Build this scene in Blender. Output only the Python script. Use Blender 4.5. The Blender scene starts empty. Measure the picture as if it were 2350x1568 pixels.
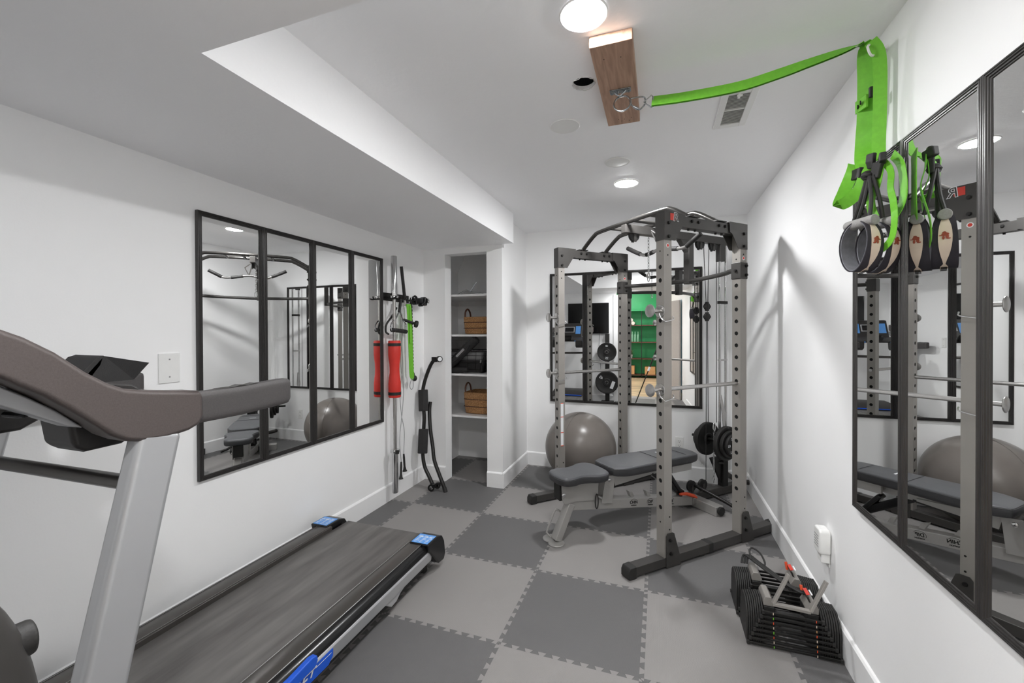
import bpy, math, random
from mathutils import Matrix, Vector
random.seed(7)
sc = bpy.context.scene
C = sc.collection
PI = math.pi

# ------------------------------------------------------------------ camera
cam = bpy.data.cameras.new('camera')
cam.lens = 963.86 / 2350 * 36.0
cam.sensor_width = 36.0
cam.shift_y = -14.08 / 2350
cam.clip_start = 0.01
co = bpy.data.objects.new('camera', cam)
C.objects.link(co)
co.matrix_world = (Matrix.Translation((0, 0, 1.3903)) @ Matrix.Rotation(math.radians(19.2776), 4, 'Z')
                   @ Matrix.Rotation(math.radians(90 - 0.4051), 4, 'X') @ Matrix.Rotation(math.radians(-0.2146), 4, 'Z'))
sc.camera = co

# ------------------------------------------------------------------ world, view
w = bpy.data.worlds.new('world'); sc.world = w
w.use_nodes = True
w.node_tree.nodes['Background'].inputs[0].default_value = (0.85, 0.92, 1.0, 1)
w.node_tree.nodes['Background'].inputs[1].default_value = 0.6
sc.view_settings.view_transform = 'Standard'
sc.view_settings.look = 'None'
sc.view_settings.gamma = 1.0
sc.view_settings.use_curve_mapping = False
sc.view_settings.exposure = 0.88
sc.cycles.max_bounces = 14
sc.cycles.diffuse_bounces = 7
sc.cycles.glossy_bounces = 8
LAMP_W = 200.0     # radiance of the ceiling downlights
ROOM_W = 60.0     # watts of each added fill light in the hall behind the doorway

# ------------------------------------------------------------------ materials
MATS = {}
def lin(c):
    return tuple(((x / 255) / 12.92 if x / 255 <= .04045 else ((x / 255 + .055) / 1.055) ** 2.4) for x in c)
def nodes(name):
    m = bpy.data.materials.new(name); m.use_nodes = True
    nt = m.node_tree; b = nt.nodes['Principled BSDF']
    return m, nt, b
def mat(name, rgb, rough=.5, metal=0.0, noise=0.06, nscale=30.0, bump=0.0, bscale=200.0, coat=0.0, spec=.5, stretch=None):
    """rgb in display values 0..255; noise = relative tone variation."""
    m, nt, b = nodes(name)
    c = lin(rgb)
    tc = nt.nodes.new('ShaderNodeTexCoord'); src = tc.outputs['Object']
    if stretch:
        mp = nt.nodes.new('ShaderNodeMapping'); mp.inputs['Scale'].default_value = stretch
        nt.links.new(src, mp.inputs['Vector']); src = mp.outputs['Vector']
    n = nt.nodes.new('ShaderNodeTexNoise'); n.inputs['Scale'].default_value = nscale; n.inputs['Detail'].default_value = 4
    nt.links.new(src, n.inputs['Vector'])
    r = nt.nodes.new('ShaderNodeValToRGB')
    r.color_ramp.elements[0].position = .3; r.color_ramp.elements[1].position = .7
    r.color_ramp.elements[0].color = tuple(x * (1 - noise) for x in c) + (1,)
    r.color_ramp.elements[1].color = tuple(min(1, x * (1 + noise)) for x in c) + (1,)
    nt.links.new(n.outputs['Fac'], r.inputs['Fac']); nt.links.new(r.outputs['Color'], b.inputs['Base Color'])
    b.inputs['Roughness'].default_value = rough; b.inputs['Metallic'].default_value = metal
    b.inputs['Coat Weight'].default_value = coat
    b.inputs['Specular IOR Level'].default_value = spec
    if bump:
        n2 = nt.nodes.new('ShaderNodeTexNoise'); n2.inputs['Scale'].default_value = bscale; n2.inputs['Detail'].default_value = 3
        nt.links.new(src, n2.inputs['Vector'])
        bp = nt.nodes.new('ShaderNodeBump'); bp.inputs['Strength'].default_value = bump; bp.inputs['Distance'].default_value = .002
        nt.links.new(n2.outputs['Fac'], bp.inputs['Height']); nt.links.new(bp.outputs['Normal'], b.inputs['Normal'])
    MATS[name] = m
    return m
def emis(name, rgb, s):
    m, nt, b = nodes(name)
    b.inputs['Base Color'].default_value = (1, 1, 1, 1)
    b.inputs['Emission Color'].default_value = tuple(rgb) + (1,)
    b.inputs['Emission Strength'].default_value = s
    MATS[name] = m
    return m
mat('wall_paint', (249, 249, 249), .6, noise=.008, nscale=3, bump=.12, bscale=140)
mat('ceiling_paint', (251, 251, 252), .6, noise=.01, nscale=2.5, bump=.35, bscale=45)
mat('trim_paint', (246, 246, 246), .35, noise=.006)
mat('shelf_paint', (236, 236, 236), .4, noise=.01)
mat('plastic_white', (238, 238, 236), .35, noise=.01)
mat('rack_grey', (150, 146, 141), .36, .25, noise=.03, nscale=8)
mat('rack_black', (66, 64, 62), .38, .2, noise=.06, nscale=14)
mat('black_metal', (38, 37, 36), .34, .4, noise=.1)
mat('tube_metal', (88, 86, 84), .2, .85, noise=.05)
mat('chrome', (205, 205, 205), .12, 1.0, noise=.02)
mat('brushed_steel', (190, 188, 186), .28, 1.0, noise=.05, nscale=60)
mat('zinc', (172, 176, 178), .25, 1.0, noise=.06)
mat('rubber_black', (36, 35, 34), .6, noise=.1, bump=.2, bscale=300)
mat('foam_black', (42, 41, 41), .75, noise=.1, bump=.4, bscale=400)
mat('vinyl', (84, 85, 88), .42, noise=.05, nscale=60, bump=.15, bscale=500)
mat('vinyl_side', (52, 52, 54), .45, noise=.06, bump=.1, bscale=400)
mat('bench_silver', (168, 166, 163), .34, .35, noise=.03, nscale=10)
mat('hole_black', (14, 14, 14), .9, noise=.02)
mat('mirror_frame', (52, 50, 49), .32, .1, noise=.18, nscale=9, stretch=(8, 8, 1))
mat('grip_plastic', (76, 73, 73), .5, noise=.1, nscale=260, bump=.25, bscale=700)
mat('treadmill_plastic', (84, 76, 74), .42, noise=.1, nscale=260, bump=.25, bscale=700)
mat('treadmill_dark', (46, 44, 43), .45, noise=.08, nscale=120)
mat('treadmill_silver', (186, 187, 189), .33, .45, noise=.015, nscale=6)
mat('rail_top', (82, 79, 76), .3, .35, noise=.12, nscale=4)
mat('gloss_black', (20, 20, 21), .22, noise=.1)
mat('blue_plate', (25, 88, 205), .3, noise=.06)
mat('label_blue', (96, 160, 232), .4, noise=.05)
mat('label_white', (232, 234, 236), .5, noise=.03)
mat('red_foam', (214, 52, 42), .5, noise=.06, nscale=20)
mat('green_strap', (112, 190, 48), .55, noise=.07, nscale=70, bump=.2, bscale=800)
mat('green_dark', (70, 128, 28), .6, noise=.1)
mat('red', (205, 62, 50), .45, noise=.05)
mat('orange', (226, 82, 44), .4, noise=.05)
mat('beige_print', (214, 196, 178), .6, noise=.04)
mat('rust_print', (150, 66, 40), .6, noise=.15, nscale=200)
mat('navy_fabric', (44, 41, 48), .8, noise=.1, bump=.3, bscale=500)
mat('grey_fabric', (122, 122, 128), .85, noise=.16, nscale=50, bump=.4, bscale=400)
mat('grip_grey', (150, 148, 146), .8, noise=.1, nscale=200, bump=.4, bscale=500)
mat('ball_vinyl', (112, 106, 101), .3, noise=.05, nscale=9)
mat('papery', (214, 214, 212), .6, noise=.08, nscale=15)
mat('screen_black', (12, 12, 13), .12, noise=.1)
mat('green_cabinet', (36, 150, 88), .5, noise=.05, nscale=4)
mat('tan_box', (196, 150, 100), .6, noise=.08)
mat('towel', (226, 218, 206), .9, noise=.08, bump=.5, bscale=150)
mat('door_grey', (168, 162, 157), .4, noise=.03)
mat('pale_blue', (150, 186, 206), .5, noise=.05, nscale=3)
mat('glassy', (120, 170, 140), .08, noise=.1)
mat('plant', (96, 118, 70), .6, noise=.3, nscale=40)
mat('grey_cable', (150, 150, 150), .5, noise=.05)
mat('handle_leather', (92, 58, 44), .5, noise=.1)
emis('lamp_glow', (.985, .99, 1.0), LAMP_W)
emis('lamp_glow_far', (.985, .99, 1.0), LAMP_W * 1.25)
emis('console_glow', (.2, .5, 1.0), 1.2)

def mirror_mat():
    m, nt, b = nodes('mirror_glass')
    b.inputs['Metallic'].default_value = 1.0
    b.inputs['Base Color'].default_value = (.9, .905, .9, 1)
    tc = nt.nodes.new('ShaderNodeTexCoord')
    n = nt.nodes.new('ShaderNodeTexNoise'); n.inputs['Scale'].default_value = 7; n.inputs['Detail'].default_value = 6
    nt.links.new(tc.outputs['Object'], n.inputs['Vector'])
    mr = nt.nodes.new('ShaderNodeMapRange')
    mr.inputs['From Min'].default_value = .55; mr.inputs['From Max'].default_value = .9
    mr.inputs['To Min'].default_value = 0.0; mr.inputs['To Max'].default_value = .05
    nt.links.new(n.outputs['Fac'], mr.inputs['Value']); nt.links.new(mr.outputs['Result'], b.inputs['Roughness'])
    MATS['mirror_glass'] = m
mirror_mat()

def math_node(nt, op, a, b=None, c=None):
    n = nt.nodes.new('ShaderNodeMath'); n.operation = op
    for i, x in enumerate((a, b, c)):
        if x is None: continue
        if isinstance(x, (int, float)): n.inputs[i].default_value = x
        else: nt.links.new(x, n.inputs[i])
    return n.outputs[0]
def floor_mat():
    """interlocking foam puzzle tiles, 0.61 m, in two greys"""
    T, X0, Y0, A = .61, -1.2875, 2.9633, .0095
    m, nt, b = nodes('foam_tiles')
    g = nt.nodes.new('ShaderNodeNewGeometry')
    s = nt.nodes.new('ShaderNodeSeparateXYZ'); nt.links.new(g.outputs['Position'], s.inputs[0])
    M = lambda op, a, b=None, c=None: math_node(nt, op, a, b, c)
    x = M('DIVIDE', M('SUBTRACT', s.outputs[0], X0), T); y = M('DIVIDE', M('SUBTRACT', s.outputs[1], Y0), T)
    a = A / T
    def axis(p, q):
        li = M('ROUND', p)                                  # nearest joint
        dx = M('SUBTRACT', p, li)
        ph = M('FRACT', M('ADD', M('MULTIPLY', q, 10.0), .25))
        tri = M('ABSOLUTE', M('SUBTRACT', M('MULTIPLY', ph, 2.0), 1.0))      # 0..1
        thr = M('ADD', .5, M('MULTIPLY', dx, .16 / a))
        side = M('GREATER_THAN', tri, thr)
        near = M('LESS_THAN', M('ABSOLUTE', dx), a)
        idx_in = M('ADD', M('SUBTRACT', li, 1.0), side)
        idx = M('ADD', M('MULTIPLY', near, idx_in), M('MULTIPLY', M('SUBTRACT', 1.0, near), M('FLOOR', p)))
        seam = M('MULTIPLY', near, M('LESS_THAN', M('ABSOLUTE', M('SUBTRACT', tri, thr)), .05))
        edge = M('LESS_THAN', M('ABSOLUTE', M('SUBTRACT', M('ABSOLUTE', dx), a)), .0012)
        return idx, M('MAXIMUM', seam, M('MULTIPLY', edge, 0.35))
    ix, sx = axis(x, y); iy, sy = axis(y, x)
    par = M('ABSOLUTE', M('MODULO', M('ADD', M('ADD', ix, iy), 200.0), 2.0))
    n = nt.nodes.new('ShaderNodeTexNoise'); n.inputs['Scale'].default_value = 2.2; n.inputs['Detail'].default_value = 5
    nt.links.new(g.outputs['Position'], n.inputs['Vector'])
    tone = M('ADD', .9, M('MULTIPLY', n.outputs['Fac'], .2))
    mix = nt.nodes.new('ShaderNodeMix'); mix.data_type = 'RGBA'
    mix.inputs[6].default_value = lin((144, 141, 139)) + (1,); mix.inputs[7].default_value = lin((102, 101, 101)) + (1,)
    nt.links.new(par, mix.inputs[0])
    seam = M('MINIMUM', M('ADD', sx, sy), 1.0)
    val = M('MULTIPLY', tone, M('SUBTRACT', 1.0, M('MULTIPLY', seam, .35)))
    vm = nt.nodes.new('ShaderNodeVectorMath'); vm.operation = 'SCALE'
    nt.links.new(mix.outputs[2], vm.inputs[0]); nt.links.new(val, vm.inputs['Scale'])
    nt.links.new(vm.outputs[0], b.inputs['Base Color'])
    b.inputs['Roughness'].default_value = .55
    # woven dimple texture
    fx = M('SINE', M('MULTIPLY', M('ADD', s.outputs[0], s.outputs[1]), 900.0))
    fy = M('SINE', M('MULTIPLY', M('SUBTRACT', s.outputs[0], s.outputs[1]), 900.0))
    h = M('MULTIPLY', fx, fy)
    bp = nt.nodes.new('ShaderNodeBump'); bp.inputs['Strength'].default_value = .35; bp.inputs['Distance'].default_value = .0012
    nt.links.new(h, bp.inputs['Height']); nt.links.new(bp.outputs['Normal'], b.inputs['Normal'])
    MATS['foam_tiles'] = m
floor_mat()
def wood_mat(name, c1, c2, scale, axis_scale, rough=.5, bands=None):
    m, nt, b = nodes(name)
    tc = nt.nodes.new('ShaderNodeTexCoord'); mp = nt.nodes.new('ShaderNodeMapping')
    mp.inputs['Scale'].default_value = axis_scale
    nt.links.new(tc.outputs['Object'], mp.inputs['Vector'])
    n = nt.nodes.new('ShaderNodeTexNoise'); n.inputs['Scale'].default_value = scale; n.inputs['Detail'].default_value = 8
    n.inputs['Distortion'].default_value = .6
    nt.links.new(mp.outputs['Vector'], n.inputs['Vector'])
    r = nt.nodes.new('ShaderNodeValToRGB')
    r.color_ramp.elements[0].position = .35; r.color_ramp.elements[1].position = .68
    r.color_ramp.elements[0].color = lin(c1) + (1,); r.color_ramp.elements[1].color = lin(c2) + (1,)
    nt.links.new(n.outputs['Fac'], r.inputs['Fac'])
    out = r.outputs['Color']
    if bands:
        s = nt.nodes.new('ShaderNodeSeparateXYZ'); nt.links.new(tc.outputs['Object'], s.inputs[0])
        wn = nt.nodes.new('ShaderNodeTexWhiteNoise'); wn.noise_dimensions = '1D'
        nt.links.new(math_node(nt, 'FLOOR', math_node(nt, 'DIVIDE', s.outputs[1], bands)), wn.inputs['W'])
        sc_ = math_node(nt, 'ADD', .7, math_node(nt, 'MULTIPLY', wn.outputs['Value'], .5))
        vm = nt.nodes.new('ShaderNodeVectorMath'); vm.operation = 'SCALE'
        nt.links.new(out, vm.inputs[0]); nt.links.new(sc_, vm.inputs['Scale']); out = vm.outputs[0]
    nt.links.new(out, b.inputs['Base Color'])
    b.inputs['Roughness'].default_value = rough
    MATS[name] = m
wood_mat('block_wood', (160, 126, 106), (190, 154, 130), 5, (14, 1.2, 14))
wood_mat('plank_wood', (190, 160, 124), (222, 200, 168), 4, (1, 8, 8), .35, .12)
def belt_mat():
    m, nt, b = nodes('running_belt')
    tc = nt.nodes.new('ShaderNodeTexCoord'); mp = nt.nodes.new('ShaderNodeMapping'); mp.inputs['Scale'].default_value = (6, .8, 1)
    nt.links.new(tc.outputs['Object'], mp.inputs['Vector'])
    n = nt.nodes.new('ShaderNodeTexNoise'); n.inputs['Scale'].default_value = 3; n.inputs['Detail'].default_value = 7
    nt.links.new(mp.outputs['Vector'], n.inputs['Vector'])
    r = nt.nodes.new('ShaderNodeValToRGB')
    r.color_ramp.elements[0].position = .3; r.color_ramp.elements[1].position = .75
    r.color_ramp.elements[0].color = lin((82, 79, 77)) + (1,); r.color_ramp.elements[1].color = lin((116, 114, 111)) + (1,)
    nt.links.new(n.outputs['Fac'], r.inputs['Fac']); nt.links.new(r.outputs['Color'], b.inputs['Base Color'])
    b.inputs['Roughness'].default_value = .5
    MATS['running_belt'] = m
belt_mat()
def wicker_mat():
    m, nt, b = nodes('woven_seagrass')
    tc = nt.nodes.new('ShaderNodeTexCoord')
    wv = nt.nodes.new('ShaderNodeTexWave'); wv.wave_type = 'BANDS'; wv.bands_direction = 'Z'
    wv.inputs['Scale'].default_value = 28; wv.inputs['Distortion'].default_value = 9; wv.inputs['Detail'].default_value = 3; wv.inputs['Detail Scale'].default_value = 6
    nt.links.new(tc.outputs['Object'], wv.inputs['Vector'])
    r = nt.nodes.new('ShaderNodeValToRGB')
    r.color_ramp.elements[0].color = lin((150, 102, 62)) + (1,); r.color_ramp.elements[1].color = lin((226, 176, 122)) + (1,)
    nt.links.new(wv.outputs['Fac'], r.inputs['Fac']); nt.links.new(r.outputs['Color'], b.inputs['Base Color'])
    bp = nt.nodes.new('ShaderNodeBump'); bp.inputs['Strength'].default_value = .8; bp.inputs['Distance'].default_value = .006
    nt.links.new(wv.outputs['Fac'], bp.inputs['Height']); nt.links.new(bp.outputs['Normal'], b.inputs['Normal'])
    b.inputs['Roughness'].default_value = .8
    MATS['woven_seagrass'] = m
wicker_mat()

# ------------------------------------------------------------------ mesh helpers
WM = {}      # world matrix of every Empty / part
def frames(path, closed=False):
    n = len(path); T = []
    for i in range(n):
        if closed: t = path[(i + 1) % n] - path[i - 1]
        elif i == 0: t = path[1] - path[0]
        elif i == n - 1: t = path[-1] - path[-2]
        else: t = (path[i + 1] - path[i]).normalized() + (path[i] - path[i - 1]).normalized()
        if t.length < 1e-9: t = Vector((0, 0, 1))
        T.append(t.normalized())
    up = Vector((0, 0, 1)) if abs(T[0].z) < .9 else Vector((1, 0, 0))
    N = [(up - T[0] * up.dot(T[0])).normalized()]
    for i in range(1, n):
        v = N[-1] - T[i] * N[-1].dot(T[i])
        N.append(v.normalized() if v.length > 1e-6 else N[-1])
    return T, N
def spline(pts, k=6, closed=False):
    P = [Vector(p) for p in pts]; n = len(P); out = []
    rng = n if closed else n - 1
    for i in range(rng):
        if closed: a, b, c, d = P[i - 1], P[i], P[(i + 1) % n], P[(i + 2) % n]
        else: a, b, c, d = P[max(i - 1, 0)], P[i], P[i + 1], P[min(i + 2, n - 1)]
        for j in range(k):
            t = j / k
            out.append(.5 * ((2 * b) + (c - a) * t + (2 * a - 5 * b + 4 * c - d) * t * t + (3 * b - a - 3 * c + d) * t ** 3))
    if not closed: out.append(P[-1])
    return out
class MB:
    def __init__(s, T=None): s.v = []; s.f = []; s.T = T; s.cut = []; s.auto = True
    def mark(s):
        """start a new piece here (used by pieces)"""
        s.auto = False; s.cut.append(len(s.v)); return s
    def pieces(s, name, m, parent, **k):
        """every marked (or, unmarked, every added) shape becomes an object of its own"""
        cuts = sorted(set(s.cut + [0, len(s.v)])); out = []
        for a, b in zip(cuts, cuts[1:]):
            q = MB(); q.v = s.v[a:b]; q.f = [tuple(i - a for i in f) for f in s.f if a <= f[0] < b]
            out.append(q.build(name, m, parent, **k))
        return out
    def add(s, vs, fs):
        if s.auto: s.cut.append(len(s.v))
        o = len(s.v)
        s.v += [(s.T @ Vector(p)) if s.T else Vector(p) for p in vs]
        s.f += [tuple(o + i for i in f) for f in fs]; return s
    def bx(s, x0, x1, y0, y1, z0, z1):
        vs = [(x, y, z) for z in (z0, z1) for (x, y) in ((x0, y0), (x1, y0), (x1, y1), (x0, y1))]
        return s.add(vs, [(3, 2, 1, 0), (4, 5, 6, 7), (0, 1, 5, 4), (1, 2, 6, 5), (2, 3, 7, 6), (3, 0, 4, 7)])
    def box(s, c, size, R=None):
        R = R or Matrix.Identity(3); c = Vector(c); h = Vector(size) / 2
        vs = [c + R @ Vector((x * h.x, y * h.y, z * h.z)) for z in (-1, 1) for (x, y) in ((-1, -1), (1, -1), (1, 1), (-1, 1))]
        return s.add(vs, [(3, 2, 1, 0), (4, 5, 6, 7), (0, 1, 5, 4), (1, 2, 6, 5), (2, 3, 7, 6), (3, 0, 4, 7)])
    def beam(s, a, b, wd, hd, side=None):
        """rectangular bar from a to b; wd across 'side', hd across the other way"""
        a, b = Vector(a), Vector(b); t = (b - a).normalized()
        side = Vector(side) if side else t.cross(Vector((0, 0, 1)))
        if side.length < 1e-6: side = Vector((1, 0, 0))
        side = (side - t * side.dot(t)).normalized(); up = side.cross(t).normalized()
        vs = []
        for p in (a, b):
            for i, j in ((-1, -1), (1, -1), (1, 1), (-1, 1)): vs.append(p + side * (i * wd / 2) + up * (j * hd / 2))
        return s.add(vs, [(0, 1, 2, 3), (7, 6, 5, 4), (0, 4, 5, 1), (1, 5, 6, 2), (2, 6, 7, 3), (3, 7, 4, 0)])
    def tube(s, path, r, seg=12, closed=False, flat=1.0):
        P = [Vector(p) for p in path]; n = len(P); T, N = frames(P, closed)
        rr = r if isinstance(r, (list, tuple)) else [r] * n
        vs = []; fs = []
        for i in range(n):
            B = T[i].cross(N[i])
            for k in range(seg):
                a = 2 * PI * k / seg
                vs.append(P[i] + (N[i] * math.cos(a) * flat + B * math.sin(a)) * rr[i])
        for i in range(n if closed else n - 1):
            j = (i + 1) % n
            for k in range(seg):
                l = (k + 1) % seg
                fs.append((i * seg + k, i * seg + l, j * seg + l, j * seg + k))
        if not closed:
            fs.append(tuple(range(seg - 1, -1, -1))); fs.append(tuple((n - 1) * seg + k for k in range(seg)))
        return s.add(vs, fs)
    def cyl(s, a, b, r, seg=20): return s.tube([a, b], r, seg)
    def sweep(s, path, prof, side):
        """profile (list of (a,b)) swept along path; a is measured along 'side', b along side x tangent"""
        P = [Vector(p) for p in path]; n = len(P); vs = []; m = len(prof); fs = []
        T, _ = frames(P)
        for i in range(n):
            sd = side[i] if isinstance(side, list) else side
            sd = Vector(sd); sd = (sd - T[i] * sd.dot(T[i])).normalized(); up = sd.cross(T[i]).normalized()
            pr_ = prof[i] if isinstance(prof[0][0], (tuple, list)) else prof
            m = len(pr_)
            for a, b in pr_: vs.append(P[i] + sd * a + up * b)
        for i in range(n - 1):
            for k in range(m):
                l = (k + 1) % m
                fs.append((i * m + k, (i + 1) * m + k, (i + 1) * m + l, i * m + l))
        fs.append(tuple(range(m))); fs.append(tuple((n - 1) * m + k for k in range(m - 1, -1, -1)))
        return s.add(vs, fs)
    def ribbon(s, path, wid, side, t=.002):
        n = len(path); ws = wid if isinstance(wid, list) else [wid] * n
        return s.sweep(path, [[(-a / 2, -t / 2), (a / 2, -t / 2), (a / 2, t / 2), (-a / 2, t / 2)] for a in ws], side)
    def prism(s, poly, o, ax, ay, dv):
        o, ax, ay, dv = Vector(o), Vector(ax), Vector(ay), Vector(dv); n = len(poly)
        vs = [o + ax * a + ay * b for a, b in poly]; vs += [p + dv for p in vs]
        fs = [tuple(range(n - 1, -1, -1)), tuple(range(n, 2 * n))] + [(i, (i + 1) % n, n + (i + 1) % n, n + i) for i in range(n)]
        return s.add(vs, fs)
    def lathe(s, prof, o, axis=(0, 0, 1), seg=32):
        o = Vector(o); ax = Vector(axis).normalized()
        e = Vector((1, 0, 0)) if abs(ax.x) < .9 else Vector((0, 1, 0))
        e = (e - ax * e.dot(ax)).normalized(); g = ax.cross(e)
        vs = []; fs = []; n = len(prof)
        for r, z in prof:
            for k in range(seg):
                a = 2 * PI * k / seg
                vs.append(o + ax * z + (e * math.cos(a) + g * math.sin(a)) * max(r, 1e-5))
        for i in range(n - 1):
            for k in range(seg):
                l = (k + 1) % seg
                fs.append((i * seg + k, i * seg + l, (i + 1) * seg + l, (i + 1) * seg + k))
        return s.add(vs, fs)
    def holed(s, o, ax, ay, nrm, w_, h_, r, depth, cx=0.0, cy=0.0, seg=16):
        """plate cell w_ x h_ centred on o with a round hole and its short wall"""
        o, ax, ay, nrm = Vector(o), Vector(ax), Vector(ay), Vector(nrm)
        inner = []; outer = []; back = []
        for k in range(seg):
            a = 2 * PI * (k + .5) / seg; c_, s_ = math.cos(a), math.sin(a)
            q = max(abs(c_), abs(s_)); outer.append(o + ax * (c_ / q * w_ / 2) + ay * (s_ / q * h_ / 2))
            p = o + ax * (cx + c_ * r) + ay * (cy + s_ * r); inner.append(p); back.append(p - nrm * depth)
        # square corners
        vs = outer + inner + back; fs = []
        for k in range(seg):
            l = (k + 1) % seg
            fs.append((k, l, seg + l, seg + k)); fs.append((seg + k, seg + l, 2 * seg + l, 2 * seg + k))
        cn = [o + ax * (i * w_ / 2) + ay * (j * h_ / 2) for i, j in ((1, 1), (-1, 1), (-1, -1), (1, -1))]
        b = len(vs); vs += cn
        for q_ in range(4):
            k = int(seg * (q_ * 2 + 1) / 8 - .5)
            fs.append((k, b + q_, (k + 1) % seg)) 
        return s.add(vs, fs)
    def build(s, name, m, parent=None, bevel=0, smooth=True, label=None, seg=2, recalc=True):
        me = bpy.data.meshes.new(name)
        M = WM[parent.name].inverted() if parent else Matrix.Identity(4)
        me.from_pydata([tuple(M @ p) for p in s.v], [], s.f)
        if recalc:
            import bmesh
            bm = bmesh.new(); bm.from_mesh(me); bmesh.ops.recalc_face_normals(bm, faces=bm.faces); bm.to_mesh(me); bm.free()
        me.materials.append(MATS[m] if isinstance(m, str) else m)
        ob = bpy.data.objects.new(name, me); C.objects.link(ob)
        if smooth:
            for p in me.polygons: p.use_smooth = True
            me.set_sharp_from_angle(angle=math.radians(38))
        if bevel:
            md = ob.modifiers.new('bevel', 'BEVEL'); md.width = bevel; md.segments = seg; md.limit_method = 'ANGLE'; md.angle_limit = math.radians(40)
            md.harden_normals = True
        if parent: ob.parent = parent
        WM[ob.name] = WM[parent.name] if parent else Matrix.Identity(4)
        if label: ob['label'] = label
        return ob
def thing(name, label, cat, loc=(0, 0, 0), rz=0, group=None):
    o = bpy.data.objects.new(name, None); C.objects.link(o); o.empty_display_size = .1
    o.location = loc; o.rotation_euler = (0, 0, rz)
    WM[o.name] = Matrix.Translation(loc) @ Matrix.Rotation(rz, 4, 'Z')
    return tag(o, label, cat, group)
def tag(o, label, cat, group=None, kind=None):
    o['label'] = label; o['category'] = cat
    if group: o['group'] = group
    if kind: o['kind'] = kind
    return o
def origin_to(ob, loc):
    """move a top-level mesh's origin to loc without moving its shape"""
    loc = Vector(loc)
    ob.data.transform(Matrix.Translation(-loc)); ob.location = loc
    return ob
def struct(o, label=None):
    o['kind'] = 'structure'
    if label: o['label'] = label
    return o
def text(name, body, o, ax, ay, size, m, parent, ext=.0004, align='CENTER', shear=0.0, bold=0.0):
    cu = bpy.data.curves.new('t', 'FONT'); cu.body = body; cu.size = size; cu.extrude = ext; cu.align_x = align; cu.align_y = 'CENTER'
    cu.shear = shear; cu.offset = bold; cu.resolution_u = 3
    tmp = bpy.data.objects.new('t', cu); C.objects.link(tmp)
    bpy.context.view_layer.update()
    me = bpy.data.meshes.new_from_object(tmp.evaluated_get(bpy.context.evaluated_depsgraph_get()))
    bpy.data.objects.remove(tmp); bpy.data.curves.remove(cu)
    ax, ay = Vector(ax).normalized(), Vector(ay).normalized(); n = ax.cross(ay)
    M = Matrix((( ax.x, ay.x, n.x, o[0]), (ax.y, ay.y, n.y, o[1]), (ax.z, ay.z, n.z, o[2]), (0, 0, 0, 1)))
    me.transform(WM[parent.name].inverted() @ M if parent else M)
    me.materials.clear(); me.materials.append(MATS[m])
    ob = bpy.data.objects.new(name, me); C.objects.link(ob)
    if parent: ob.parent = parent
    WM[ob.name] = WM[parent.name] if parent else Matrix.Identity(4)
    return ob

# ================================================================== ROOM
XL, XR, YB, YC, H, ZS = -2.115, .742, 4.229, 3.5, 2.434, 2.175
struct(MB().bx(-2.3, 1.0, -1.0, 4.35, -.03, 0).build('floor', 'foam_tiles', smooth=False))
struct(MB().bx(-3.6, 1.0, -5.4, -1.0, -.03, 0).build('floor', 'plank_wood', smooth=False))
struct(MB().bx(-2.25, XL, -.1, YC, 0, H).build('wall_left', 'wall_paint', smooth=False))
struct(MB().bx(-2.25, -1.885, YC, YC + .12, 0, H).bx(-1.885, -1.465, YC, YC + .12, 2.12, H).build('wall_closet', 'wall_paint', smooth=False))
struct(MB().bx(-1.465, -1.316, YC, 4.35, 0, H).build('wall_pillar', 'wall_paint', smooth=False))
struct(MB().bx(-1.316, XR + .12, YB, 4.35, 0, H).build('wall_back', 'wall_paint', smooth=False))
struct(MB().bx(-2.25, -2.14, YC + .12, 4.35, 0, H).bx(-2.14, -1.465, 4.28, 4.35, 0, H).build('wall_closet_inside', 'wall_paint', smooth=False))
struct(MB().add([(-2.14, 3.62, 2.06), (-2.14, 4.28, 2.06), (-1.98, 4.28, 2.42), (-1.98, 3.62, 2.42)], [(0, 1, 2, 3)]).build('ceiling_closet_slope', 'wall_paint', smooth=False))
struct(MB().bx(XR, XR + .12, -1.9, 4.35, 0, H).build('wall_right', 'wall_paint', smooth=False))
# ceiling with a round cut-out beside the wooden block
cb = MB()
hx, hy = -.296, 1.772
x0, x1, y0, y1 = -2.3, 1.0, -.2, 4.35
for (a, b, c, d) in ((x0, x1, y0, hy - .06), (x0, x1, hy + .06, y1), (x0, hx - .06, hy - .06, hy + .06), (hx + .06, x1, hy - .06, hy + .06)):
    cb.add([(a, c, H), (b, c, H), (b, d, H), (a, d, H)], [(0, 1, 2, 3)])
cb.holed((hx, hy, H), (1, 0, 0), (0, 1, 0), (0, 0, -1), .12, .12, .046, .016, seg=24)
cl = struct(cb.build('ceiling', 'ceiling_paint', smooth=False, recalc=False))
struct(MB().bx(x0, x1, y0, y1, H + .14, H + .16).build('ceiling_dark_backing', 'rack_black', smooth=False))  # dark sheet whose colour stands in for shade inside the ceiling hole
rim = MB()
pts = []
for k in range(40):
    a = 2 * PI * k / 40; r_ = .047 + random.uniform(-.004, .003)
    pts.append((hx + math.cos(a) * r_, hy + math.sin(a) * r_, H - .001 - random.random() * .002))
rim.tube(pts, .0016, 5, closed=True)
struct(rim.build('trim_1', 'papery', smooth=False), 'ragged drywall edge of the round hole cut in the ceiling')
# dropped soffits
struct(MB().bx(XL - .02, -1.207, -.1, YC, ZS, H).build('ceiling_soffit_left', 'ceiling_paint', smooth=False))
struct(MB().bx(-1.207, XR + .05, -.1, .828, ZS, H).build('ceiling_soffit_front', 'ceiling_paint', smooth=False))
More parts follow.
